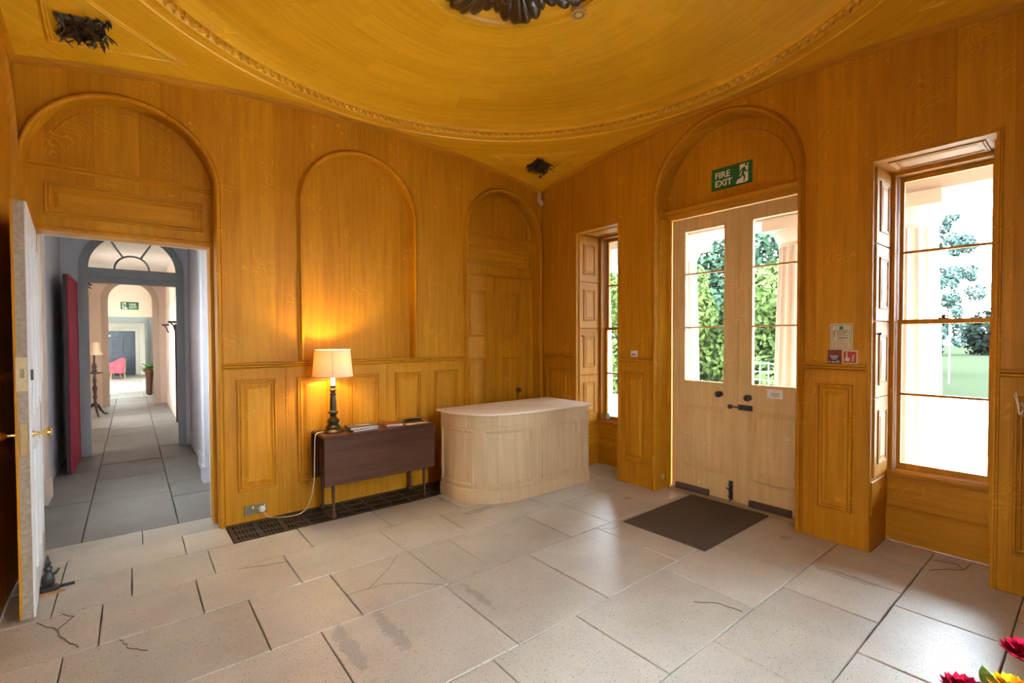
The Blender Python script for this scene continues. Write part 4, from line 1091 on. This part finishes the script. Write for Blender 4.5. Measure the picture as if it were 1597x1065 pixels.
ctplate(0, .10, .855, 'carcass', PINE)
b = MB(); b.sweep(F0, list(reversed(outline(0)))[1:], [(0, .0), (.014, .0), (.014, .115), (.006, .128), (0, .13)]); b.build('plinth', PINE, ct, 35)
ctplate(.012, .74, .742, 'frieze_line', PINE)
tp = MB(); tp.rings([[(x, y, .852) for x, y in outline(.025)], [(x, y, .858) for x, y in outline(.034)], [(x, y, .872) for x, y in outline(.034)], [(x, y, .876) for x, y in outline(.030)]]); tp.build('top', oak('limed_pine_top', (0.66, 0.53, 0.38), (0.86, 0.74, 0.58), board=.4, fleck=.1, obj=True, rough=.42, mode='rail'), ct)
ol = [Vector(p) for p in outline(0, 60)]
acc = [0]
for i in range(1, len(ol)): acc.append(acc[-1] + (ol[i] - ol[i - 1]).length)
def along(s, z, w):
    for i in range(1, len(ol)):
        if s <= acc[i] or i == len(ol) - 1:
            t = (s - acc[i - 1]) / max(1e-6, acc[i] - acc[i - 1]); p = ol[i - 1].lerp(ol[i], t); d = (ol[i] - ol[i - 1]).normalized()
            return (p.x + d.y * w, p.y - d.x * w, z)
def curved_panel(s0, s1, z0, z1, n):
    prof = [(0, .0), (0, .012), (.008, .014), (.014, .012), (.018, .006), (.026, .005), (.030, .001)]
    b = MB(); R = []
    for d, w in prof:
        rg = []
        for i in range(n + 1): rg.append(along(s0 + d + (s1 - s0 - 2 * d) * i / n, z0 + d, w))
        for i in range(n + 1): rg.append(along(s1 - d - (s1 - s0 - 2 * d) * i / n, z1 - d, w))
        R.append(rg)
    b.rings(R, False, False); return b.build('panel_frame', PINE, ct, 35)
Lt = acc[-1]; sidelen = (ol[-1] - ol[-2]).length; fr_end = Lt - sidelen      # s at the right front corner
curved_panel(fr_end - .71, fr_end - .187, .165, .71, 8)
curved_panel(.575, fr_end - .837, .165, .71, 24)
curved_panel(.03, .475, .165, .71, 24)
curved_panel(fr_end - .115, fr_end - .02, .165, .71, 2)
curved_panel(fr_end + .07, Lt - .06, .165, .71, 2)

# ------------------------------------------------------------------ drop-leaf table
MAHO = oak('dark_mahogany', (0.045, 0.017, 0.010), (0.13, 0.055, 0.030), rough=.38, board=.6, mode='rail', fleck=.0, obj=True)
TX0, TX1 = -2.962, -1.868
tb = thing('drop_leaf_table', 'dark mahogany drop-leaf table with its leaves down against the panelled wall', 'table', ((TX0 + TX1) / 2, -.235, 0))
tl = (TX1 - TX0) / 2
b = MB(); b.cbox(F0, -tl, tl, -.185, .17, .722, .745, .005); b.build('top', MAHO, tb)
fl_ = Fr((0, -.19, 0), (1, 0, 0), (0, 0, 1), (0, -1, 0))
b = MB(); b.sweep(fl_, [(-tl, .742), (tl, .742)], [(0.003, -.01), (.002, .004), (-.006, .011), (-.014, .014), (-.014, -.01)]); b.build('rule_joint', MAHO, tb, True)
MB().cbox(fl_, -tl, tl, .302, .728, -.004, .014, .004).build('drop_leaf', MAHO, tb)
fb_ = Fr((0, .175, 0), (-1, 0, 0), (0, 0, 1), (0, 1, 0))
MB().cbox(fb_, -tl, tl, .302, .728, -.0, .016, .004).build('drop_leaf', MAHO, tb)
b = MB(); b.box(-tl + .1, tl - .1, -.15, -.13, .60, .722); b.box(-tl + .1, tl - .1, .12, .14, .60, .722); b.box(-tl + .1, -tl + .12, -.15, .14, .60, .722); b.box(tl - .12, tl - .1, -.15, .14, .60, .722); b.build('apron', MAHO, tb)
for x in (-tl + .09, tl - .10):
    for y in (-.155, .155):
        b = MB(); b.tube([(x, y, .722), (x, y, .5), (x, y, .06), (x, y, .05), (x, y, .03), (x, y, .012), (x, y, 0)], [.024, .021, .012, .014, .026, .028, .022], 14); b.build('leg', MAHO, tb, True)

# table lamp
LX, LY = -2.815, -.235
lp = thing('table_lamp', 'lit table lamp with a turned dark bronze base and cream drum shade on the table', 'table lamp', (LX, LY, .745))
BRZ = plain('dark_bronze', (0.055, 0.043, 0.026), .35, .5, noise=.35, nscale=40)
b = MB(); b.lathe([(0, 0), (.092, 0), (.094, .010), (.078, .022), (.066, .034), (.07, .046), (.058, .058), (.044, .075), (.05, .088), (.058, .10), (.05, .115), (.034, .13), (.026, .145), (.032, .165), (.046, .175), (.046, .186), (.03, .198), (.028, .21), (.03, .225), (.027, .30), (.022, .335), (.030, .345), (.030, .352), (.02, .36), (.026, .378), (.036, .386), (.026, .398), (.02, .405), (.026, .42), (.026, .426), (0, .428)], 32); b.build('base', BRZ, lp, True)
b = MB(); b.lathe([(.0, .425), (.018, .425), (.018, .52), (.0, .522)], 20); b.build('lit_candle_tube', emis('lit_candle_tube', (1.0, .80, .50), 3.0), lp, True)
def shade_mat():
    m = bpy.data.materials.new('linen_shade'); m.use_nodes = True; nt = m.node_tree; nt.nodes.clear()
    out = N(nt, 'ShaderNodeOutputMaterial'); mx = N(nt, 'ShaderNodeMixShader'); df = N(nt, 'ShaderNodeBsdfDiffuse'); tr = N(nt, 'ShaderNodeBsdfTranslucent')
    tc = N(nt, 'ShaderNodeTexCoord'); nz = N(nt, 'ShaderNodeTexNoise'); nz.inputs['Scale'].default_value = 120; L(nt, tc.outputs['Object'], nz.inputs['Vector'])
    c = mixc(nt, nz.outputs['Fac'], (.66, .52, .36), (.84, .74, .58)); L(nt, c, df.inputs[0]); L(nt, mixc(nt, nz.outputs['Fac'], (.70, .44, .12), (.85, .6, .2)), tr.inputs[0])
    mx.inputs[0].default_value = .22
    L(nt, df.outputs[0], mx.inputs[1]); L(nt, tr.outputs[0], mx.inputs[2]); L(nt, mx.outputs[0], out.inputs[0])
    return m
LINEN = shade_mat()
b = MB(); b.lathe([(.177, .515), (.155, .752), (.1535, .752), (.1755, .515), (.177, .515)], 48, cap=False); sh = b.build('shade', LINEN, lp, True)
TAPE = plain('shade_tape', (.62, .55, .45), .7)
for r, z in ((.178, .515), (.156, .752)): MB().lathe([(r - .003, z - .005), (r + .0015, z - .005), (r + .0015, z + .005), (r - .003, z + .005), (r - .003, z - .005)], 48, cap=False).build('shade_rim', TAPE, sh, True)
b = MB(); b.tube([(.1765 * math.cos(-1.9), .1765 * math.sin(-1.9), .515), (.1545 * math.cos(-1.9), .1545 * math.sin(-1.9), .752)], .0022, 6); b.build('seam', plain('shade_seam', (.3, .2, .08), .8), sh)
b = MB(); b.tube([(0, 0, .52), (0, 0, .60)], .006, 8); b.lathe([(0, .55), (.014, .56), (.025, .59), (.022, .62), (.0, .64)], 16); b.build('bulb', emis('warm_bulb', (1.0, .72, .36), 12.0), lp, True)
li = bpy.data.lights.new('lamp_glow', 'POINT'); li.energy = 17; li.color = (1.0, .74, .28); li.shadow_soft_size = .03
lo = bpy.data.objects.new('lamp_glow', li); lo.location = (0, 0, .66); lo.parent = lp; COL.objects.link(lo)
# lamp flex and plug
CORD = plain('cream_flex', (.62, .50, .33), .5)
pw = thing('lamp_flex', 'cream lamp flex trailing from the table lamp down to the white plug', 'cord', (-3.378, -.02, .1))
def cat(P, k=8):
    out = []
    for i in range(len(P) - 1):
        p0, p1, p2, p3 = (Vector(P[max(i - 1, 0)]), Vector(P[i]), Vector(P[i + 1]), Vector(P[min(i + 2, len(P) - 1)]))
        for t in range(k):
            t_ = t / k; out.append(.5 * ((2 * p1) + (p2 - p0) * t_ + (2 * p0 - 5 * p1 + 4 * p2 - p3) * t_ ** 2 + (3 * p1 - p0 - 3 * p2 + p3) * t_ ** 3))
    out.append(Vector(P[-1])); return out
pts = cat([(LX - .09, LY - .01, .752), (-2.92, -.26, .757), (-2.975, -.27, .752), (-2.992, -.275, .70), (-2.995, -.27, .55), (-3.0, -.26, .32), (-3.03, -.23, .14), (-3.08, -.18, .04), (-3.16, -.13, .012), (-3.25, -.10, .012), (-3.33, -.075, .028), (-3.37, -.055, .07)])
b = MB(); b.tube([q - Vector(pw.location) for q in pts], .0042, 8); b.build('cable', CORD, pw, True)
b = MB(); b.lathe([(0, -.008), (.026, -.008), (.028, .004), (.026, .022), (.016, .034), (0, .036)], 16, (0, 0, -.005), '-y'); b.build('plug', WPL, pw, True)

# books and papers on the table
def book(loc, rz, sx, sy, sz, cover, lab, title=None):
    o = thing('book', lab, 'book', loc, rz)
    b = MB(); b.box(-sx / 2 + .002, sx / 2 - .004, -sy / 2 + .004, sy / 2 - .004, .003, sz - .003); b.build('pages', plain('paper_edge', (.5, .46, .39), .8, noise=.1, nscale=90), o)
    b = MB(); b.box(-sx / 2, sx / 2, -sy / 2, sy / 2, 0, .003); b.box(-sx / 2, sx / 2, -sy / 2, sy / 2, sz - .003, sz); b.box(-sx / 2, -sx / 2 + .003, -sy / 2, sy / 2, .003, sz - .003); c_ = b.build('cover', cover, o)
    if title:
        b = MB()
        for v, u0, u1, t in title: b.box(u0 * sx, u1 * sx, v * sy - t, v * sy + t, sz, sz + .0005)
        b.build('lettering', plain('pale_gilt', (.5, .42, .28), .5), c_)
    return o
book((-2.565, -.285, .745), math.radians(4), .25, .185, .016, plain('grey_cover', (.16, .14, .12), .75), 'flat grey book underneath the larger brown one on the table')
book((-2.565, -.275, .761), math.radians(-3), .265, .195, .022, plain('brown_cover', (.11, .08, .06), .75, noise=.3), 'brown hardback lying on the grey book beside the lamp', [(.12, -.2, .3, .006), (-.05, -.1, .32, .008)])
book((-2.255, -.30, .745), math.radians(-10), .165, .135, .026, plain('russet_leather', (.20, .045, .012), .65, noise=.3), 'small thick russet leather book alone in the middle of the table')
pp = MB().box(-.115, .115, -.035, .035, 0, .003).build('leaflet', plain('white_paper', (.62, .58, .54), .6), None, False, (-2.02, -.335, .745)); tag(pp, 'narrow white leaflet flat on the right half of the table', 'leaflet')
pp = MB().box(-.16, .10, -.04, .03, 0, .004).build('leaflet', plain('tan_paper', (.26, .15, .09), .6), None, False, (-2.16, -.13, .745)); tag(pp, 'tan folded paper behind the russet book', 'leaflet')
pn = thing('spectacle_case', 'slim dark case lying at the back right of the table', 'case', (-1.97, -.14, .745), math.radians(4))
b = MB(); b.cbox(F0, -.09, .09, -.02, .02, 0, .018, .006); b.build('body', IRON, pn)
b = MB(); b.tube([(.02, -.025, .022), (.13, -.02, .022)], .006, 8); b.build('clip', plain('steel', (.5, .5, .5), .3, 1.0), pn)

# doormat
MATM = plain('brown_coir', (0.085, 0.062, 0.042), .95, noise=.5, nscale=160, bump=.6)
mt = MB().cbox(Fr((0, 0, 0), (1, 0, 0), (0, 1, 0), (0, 0, 1)), -.57, .57, -.375, .375, 0, .010, .004).build('doormat', MATM, None, False, (-.372, -2.452, .0005)); tag(mt, 'flat brown coir doormat in front of the entrance doors', 'doormat')
mt.rotation_euler = (0, 0, math.radians(.4))

# bouquet near the camera, bottom right
FRED = plain('crimson_petal', (0.24, 0.002, 0.016), .8, noise=.35, nscale=40, spec=.05); FYEL = plain('golden_petal', (0.55, 0.20, 0.003), .8, noise=.2, spec=.05); FYE2 = plain('yellow_green_leaf', (.12, .2, .02), .5, noise=.3)
vt = thing('side_table', 'small round table against the wall at the lower right, below the frame', 'table', (-2.36, -4.53, 0))
b = MB(); b.lathe([(0, .40), (.24, .40), (.25, .41), (.25, .42), (.24, .43), (0, .43)], 32); b.build('top', MAHO, vt, True)
b = MB(); b.lathe([(0, 0), (.16, 0), (.16, .02), (.04, .06), (.03, .2), (.04, .4), (0, .4)], 20); b.build('pedestal', MAHO, vt, True)
vs_ = thing('flower_vase', 'vase holding the crimson and yellow bouquet', 'vase', (-2.36, -4.53, .43))
b = MB(); b.lathe([(0, 0), (.04, 0), (.05, .03), (.055, .07), (.04, .11), (.045, .12), (.04, .12), (.035, .11), (.05, .07), (0, .015)], 24); b.build('body', MAHO, vs_, True)
def flower(pos, rad, mat, core, lab, npet, layers, grp):
    o = thing('flower', lab, 'flower', pos, 0, grp)
    r_ = random.Random(int(pos[0] * 1000))
    for ly in range(layers):
        for k in range(npet):
            a = 2 * PI * (k + .5 * ly) / npet + r_.uniform(-.08, .08); el = .10 + .34 * ly
            lb = MB(); leaf(lb, (0, 0, 0), (math.cos(a) * math.cos(el), math.sin(a) * math.cos(el), math.sin(el)), (-math.cos(a) * math.sin(el), -math.sin(a) * math.sin(el), math.cos(el)), rad * (1 - .13 * ly), rad * 2.4 * PI / npet, .18, 1, 0, 6, .7)
            q = lb.build('petal', mat, o, True)
    b = MB(); b.lathe([(0, .02), (rad * .2, .018), (rad * .22, .006), (0, 0)], 14); b.build('flower_centre', core, o, True)
    b = MB(); st = Vector((-2.36, -4.53, .46)) - Vector(pos); b.tube(cat([(0, 0, 0), tuple(st * .4 + Vector((0, 0, -.06))), tuple(st)], 5), .0035, 6); b.build('stem', FYE2, o)
    return o
YC = plain('brown_flower_centre', (.12, .05, .01), .8)
FPOS = []
flower((-2.562, -4.465, .665), .055, FRED, YC, 'crimson flower at the left of the bouquet by the frame bottom', 13, 4, 'bouquet flowers')
flower((-2.345, -4.565, .715), .065, FRED, YC, 'larger crimson flower highest at the right of the bouquet', 13, 4, 'bouquet flowers')
flower((-2.50, -4.545, .685), .052, FYEL, YC, 'golden flower in front of the larger crimson one', 15, 3, 'bouquet flowers')
flower((-2.515, -4.50, .655), .035, FYEL, YC, 'small golden flower between the crimson ones', 13, 3, 'bouquet flowers')
for k, (p, d) in enumerate((((-2.50, -4.51, .665), (-.15, .1, .9)), ((-2.44, -4.5, .64), (.2, .3, .7)))):
    lb = MB(); leaf(lb, (0, 0, 0), d, (1, 0, .1), .06, .03, .05, 1, 0, 6)
    q = solidify(lb.build('bouquet_leaf', FYE2, vs_, True), .001); q.location = Vector(p) - Vector((-2.36, -4.53, .43))
# wicker basket on a stand at the right edge
WICK = plain('golden_wicker', (.42, .27, .10), .6, noise=.4, nscale=50); STRAW = plain('pale_straw', (.75, .62, .42), .6)
BX, BY = -.22, -4.60
pd = thing('plant_stand', 'dark stand just outside the right edge holding a wicker basket', 'stand', (BX, BY, 0))
b = MB(); b.lathe([(0, 0), (.15, 0), (.15, .02), (.03, .05), (.025, .8), (.12, .83), (.12, .85), (0, .85)], 20); b.build('column', MAHO, pd, True)
bk = thing('wicker_basket', 'wicker basket with loose pale ends at the right edge of the picture', 'basket', (BX, BY, .85))
for k in range(22):
    z = .02 + k * .0165; r = .14 + .075 * (k / 21) ** .8
    pts = [((r + .006 * (1 if (j + k) % 2 else -1)) * math.cos(2 * PI * j / 28), (r + .006 * (1 if (j + k) % 2 else -1)) * math.sin(2 * PI * j / 28), z) for j in range(29)]
    b = MB(); b.tube(pts, .0075, 6); b.build('wicker_strand', WICK, bk, True)
b = MB(); b.lathe([(0, 0), (.13, 0), (.205, .36), (.2, .36), (.125, .01), (0, .01)], 24); b.build('lining', plain('basket_lining', (.16, .10, .04), .8), bk, True)
rb = random.Random(2)
for k in range(10):
    a = rb.uniform(1.6, 3.6); b = MB()
    b.tube(cat([(.20 * math.cos(a), .20 * math.sin(a), .33 + rb.uniform(0, .05)), (.225 * math.cos(a + .06), .225 * math.sin(a + .06), .30), (.235 * math.cos(a + .1), .235 * math.sin(a + .1), .36), (.25 * math.cos(a + .16), .25 * math.sin(a + .16), .40 + rb.uniform(0, .05))], 5), .003, 5); b.build('loose_end', STRAW, bk)
cd = MB().lathe([(0, 0), (.09, 0), (.09, .22), (.08, .25), (.05, .265), (0, .27)], 24, (BX, BY, 1.19)).build('candle', plain('lilac_candle', (.55, .50, .55), .5)); tag(cd, 'thick lilac grey candle standing in the basket at the right edge', 'candle')

# ------------------------------------------------------------------ portico
PORT = plain('pink_limestone', (0.28, 0.21, 0.162), .8, noise=.12, nscale=7, bump=.15)
PORTS = plain('porch_paving', (0.70, 0.65, 0.56), .85, noise=.2, nscale=6)
b = MB(); b.box(.54, 5.2, -7.5, 6.5, -.35, -.10); struct(b.build('porch_floor', PORTS), 'stone paving of the portico outside')
b = MB(); b.box(.54, 3.55, -7.5, 6.5, 3.72, 3.9); struct(b.build('ceiling_porch', PORT), 'pale stone soffit of the portico')
b = MB(); b.box(3.5, 4.3, -7.5, 6.5, 3.42, 4.2); b.box(3.42, 4.42, -7.5, 6.5, 4.2, 4.4); struct(b.build('trim_2', PORT), 'stone architrave over the portico columns')
b = MB(); b.box(.541, .60, -W - 3, -W - .28, -.3, 4.4); b.box(.541, .6, .33, 6.5, -.3, 4.4); struct(b.build('wall_outside', PORT), 'outer stone face of the house beside the portico')
NF = 20
def shaft_ring(r, z, fl):
    out = []
    for k in range(NF):
        for j in range(5):
            t = j / 5; a = 2 * PI * (k + t) / NF
            d = fl * math.sin(PI * t) ** .8
            out.append(((r - d) * math.cos(a), (r - d) * math.sin(a), z))
    return out
def column(x, y, lab, first=[None]):
    if first[0] is None:
        o = thing('doric_column', lab, 'column', (x, y, -.10), 0, 'fluted portico columns')
        b = MB(); b.rings([shaft_ring(.425 - .075 * (z / 3.2) ** 1.6, z, .028) for z in [0, .4, .8, 1.2, 1.6, 2.0, 2.4, 2.8, 3.10]]); b.build('shaft', PORT, o, 30)
        b = MB(); b.lathe([(.350, 3.10), (.362, 3.11), (.352, 3.12), (.366, 3.135), (.36, 3.15), (.40, 3.22), (.435, 3.30), (.44, 3.34)], 40); b.build('echinus', PORT, o, True)
        MB().box(-.455, .455, -.455, .455, 3.34, 3.52).build('abacus', PORT, o)
        first[0] = o
    else:
        o = dup(first[0]); o.location = (x, y, -.10); o['label'] = lab
    return o
column(3.9, -2.96, 'fluted stone column filling the left half of the right-hand window')
column(3.9, -1.76, 'fluted stone column seen through the right entrance door leaf')
column(3.9, .46, 'fluted stone column seen at the left edge of the left entrance door leaf')
column(3.9, 2.55, 'fluted stone column seen through the narrow window by the counter')
column(3.9, -6.2, 'fluted stone column beyond the right edge of the picture')
# grounds
GRAV = plain('pale_gravel', (0.50, 0.45, 0.38), .9, noise=.35, nscale=60)
GRASS = plain('mown_grass', (0.017, 0.021, 0.0125), .95, noise=.3, nscale=8, spec=0.0)
b = MB(); b.box(5.2, 16, -60, 60, -.5, -.30); struct(b.build('gravel_drive', GRAV), 'pale gravel in front of the portico')
b = MB(); b.box(16, 140, -120, 120, -.5, -.28); struct(b.build('lawn', GRASS), 'sunlit lawn beyond the gravel')
b = MB(); b.box(-140, 5.2, -120, 120, -.5, -.31)  # out of view; pale gravel chosen to throw light up onto the dome
struct(b.build('garden_ground', GRAV), 'unseen ground around the house, made pale to bounce daylight up indoors')
MOSS = plain('mossy_stone', (.26, .25, .18), .9, noise=.45, nscale=9, bump=.6)
st = thing('stone_pedestal', 'low mossy stone block standing in the gravel beyond the right-hand window', 'pedestal', (5.55, -3.52, -.3))
b = MB(); b.lathe([(0, 0), (.24, 0), (.25, .06), (.20, .10), (.19, .34), (.24, .40), (.25, .46), (.2, .5), (0, .52)], 8); b.build('block', MOSS, st)
lpz = thing('lamp_post', 'thin white post on the lawn far beyond the right-hand window', 'post', (21.5, -.75, -.28))
b = MB(); b.tube([(0, 0, 0), (0, 0, 2.6)], .022, 8); b.build('pole', WHITEP, lpz); b = MB(); b.lathe([(0, 2.6), (.05, 2.6), (.07, 2.75), (0, 2.95)], 10); b.build('head', WHITEP, lpz)
# trees: trunk and a cloud of leaf blades
BARK = plain('bark', (.06, .045, .03), .9, noise=.3)
def foliage(o, clumps, nleaf, ls, mat, seed):
    r_ = random.Random(seed); vs = []; fs = []
    tot = sum(c[3] ** 2 for c in clumps)
    for cx, cy, cz, cr in clumps:
        for i in range(int(nleaf * cr * cr / tot)):
            while True:
                p = Vector((r_.uniform(-1, 1), r_.uniform(-1, 1), r_.uniform(-1, 1)))
                if .25 < p.length < 1: break
            p = p.normalized() * (p.length ** .45)
            q = Vector((cx, cy, cz)) + p * cr
            n_ = (p + Vector((r_.uniform(-.8, .8), r_.uniform(-.8, .8), r_.uniform(-.4, .9)))).normalized()
            t = n_.orthogonal().normalized(); t.rotate(Matrix.Rotation(r_.uniform(0, 6.3), 3, n_)); s_ = n_.cross(t); z = ls * r_.uniform(.6, 1.3)
            k = len(vs); vs += [q - t * z, q + s_ * z * .5 + n_ * z * .1, q + t * z, q - s_ * z * .5 + n_ * z * .1]; fs.append((k, k + 1, k + 2, k + 3))
    b = MB(); b.v = vs; b.f = fs
    me = bpy.data.meshes.new('foliage'); me.from_pydata([tuple(v) for v in vs], [], fs); me.materials.append(mat)
    f = bpy.data.objects.new('foliage', me); f.parent = o; COL.objects.link(f); f['kind'] = 'stuff'
def leafmat(nm, c):
    m, nt, b = new_mat(nm)
    g = N(nt, 'ShaderNodeNewGeometry'); nz = N(nt, 'ShaderNodeTexNoise'); nz.inputs['Scale'].default_value = 2.5; nz.inputs['Detail'].default_value = 5
    L(nt, g.outputs['Position'], nz.inputs['Vector'])
    L(nt, mixc(nt, nz.outputs['Fac'], tuple(q * .45 for q in c), tuple(q * 1.5 for q in c)), b.inputs['Base Color']); b.inputs['Roughness'].default_value = .7; b.inputs['Specular IOR Level'].default_value = .0
    return m
LG1 = leafmat('bright_leaf', (.045, .068, .02)); LG2 = leafmat('dark_leaf', (.022, .04, .024)); LG4 = leafmat('far_hedge_leaf', (.007, .011, .009)); LG3 = leafmat('blue_green_leaf', (.032, .055, .048))
def tree(loc, lab, cat_, h, tr, clumps, nleaf, ls, mat, seed, grp):
    o = thing('tree' if cat_ == 'tree' else 'shrub', lab, cat_, loc, 0, grp)
    b = MB(); b.tube([(0, 0, -.1), (0, 0, h * .5), (.1, .1, h)], [tr, tr * .8, tr * .3], 10); b.build('trunk', BARK, o, True)
    foliage(o, clumps, nleaf, ls, mat, seed)
    return o
def blob(n, rx, ry, z0, z1, cr, seed):
    r_ = random.Random(seed)
    return [(r_.uniform(-rx, rx), r_.uniform(-ry, ry), z0 + (z1 - z0) * (i / max(1, n - 1)), cr * r_.uniform(.75, 1.2)) for i in range(n)]
tree((10.4, 4.6, -.3), 'bright green shrub on the left through the entrance doors', 'shrub', 2.5, .12, blob(16, 1.3, 1.8, .3, 3.6, 1.0, 1), 15000, .11, LG1, 1, 'garden trees')
tree((11.3, .2, -.3), 'bright green shrub on the right through the entrance doors', 'shrub', 2.5, .12, blob(16, 1.3, 1.8, .3, 3.1, 1.0, 2), 15000, .11, LG1, 2, 'garden trees')
tree((15.5, 4.6, -.3), 'tall dark tree behind the bright shrubs', 'tree', 6, .3, blob(18, 2.4, 3.6, 1.0, 6.2, 1.7, 3), 16000, .16, LG2, 3, 'garden trees')
tree((15.0, 13.5, -.3), 'green tree seen through the narrow window by the counter', 'tree', 4, .2, blob(16, 2.0, 2.2, .3, 5.6, 1.3, 4), 12000, .14, LG1, 4, 'garden trees')
rt_ = random.Random(9)
cl_ = []
for k in range(110):
    t = rt_.random(); z = 1.6 + 7.2 * t
    if 5.0 < z < 5.7: z += .9
    cl_.append((rt_.uniform(-.8, .8), 1.2 + rt_.uniform(-3.0, 1.2) * (1.0 - .55 * abs(t - .35)), z, rt_.uniform(.16, .42)))
tree((27.0, 1.0, -.28), 'feathery blue-green tree beside the column in the right-hand window', 'tree', 8.6, .22, cl_, 16000, .10, LG3, 5, 'garden trees')
for k in range(14):
    x, y = 62 + 3 * math.sin(k * 2.1), -34 + k * 5.2
    tree((x, y, -.28), 'far hedge tree on the skyline beyond the lawn', 'tree', 2.5, .3, blob(7, 1.2, .9, .6, 2.2 + 1.2 * abs(math.sin(k * 1.7)), 1.6, 20 + k), 1500, .35, LG4, 20 + k, 'far hedge')
# wire mesh fence panel in front of the shrubs
wf_ = thing('wire_fence', 'white wire mesh fence in front of the shrubs beyond the doors', 'fence', (9.0, .95, -.3))
WIRE = plain('white_wire', (.75, .75, .75), .4)
for k in range(9): MB().tube([(0, -.9 + k * .22, 0), (0, -.9 + k * .22, 1.25)], .008, 5).build('wire', WIRE, wf_)
for k in range(6): MB().tube([(0, -.9, .1 + k * .22), (0, .86, .1 + k * .22)], .008, 5).build('wire', WIRE, wf_)
# ------------------------------------------------------------------ daylight portals at the openings
portal((.75, -(B1a + B1b) / 2, 1.7), (0, math.radians(90), 0), 2.4, .7)
portal((.75, -(B2a + B2b) / 2, 1.7), (0, math.radians(90), 0), 2.4, .7)
portal((.75, -AB, 1.9), (0, math.radians(90), 0), 1.7, 1.3)
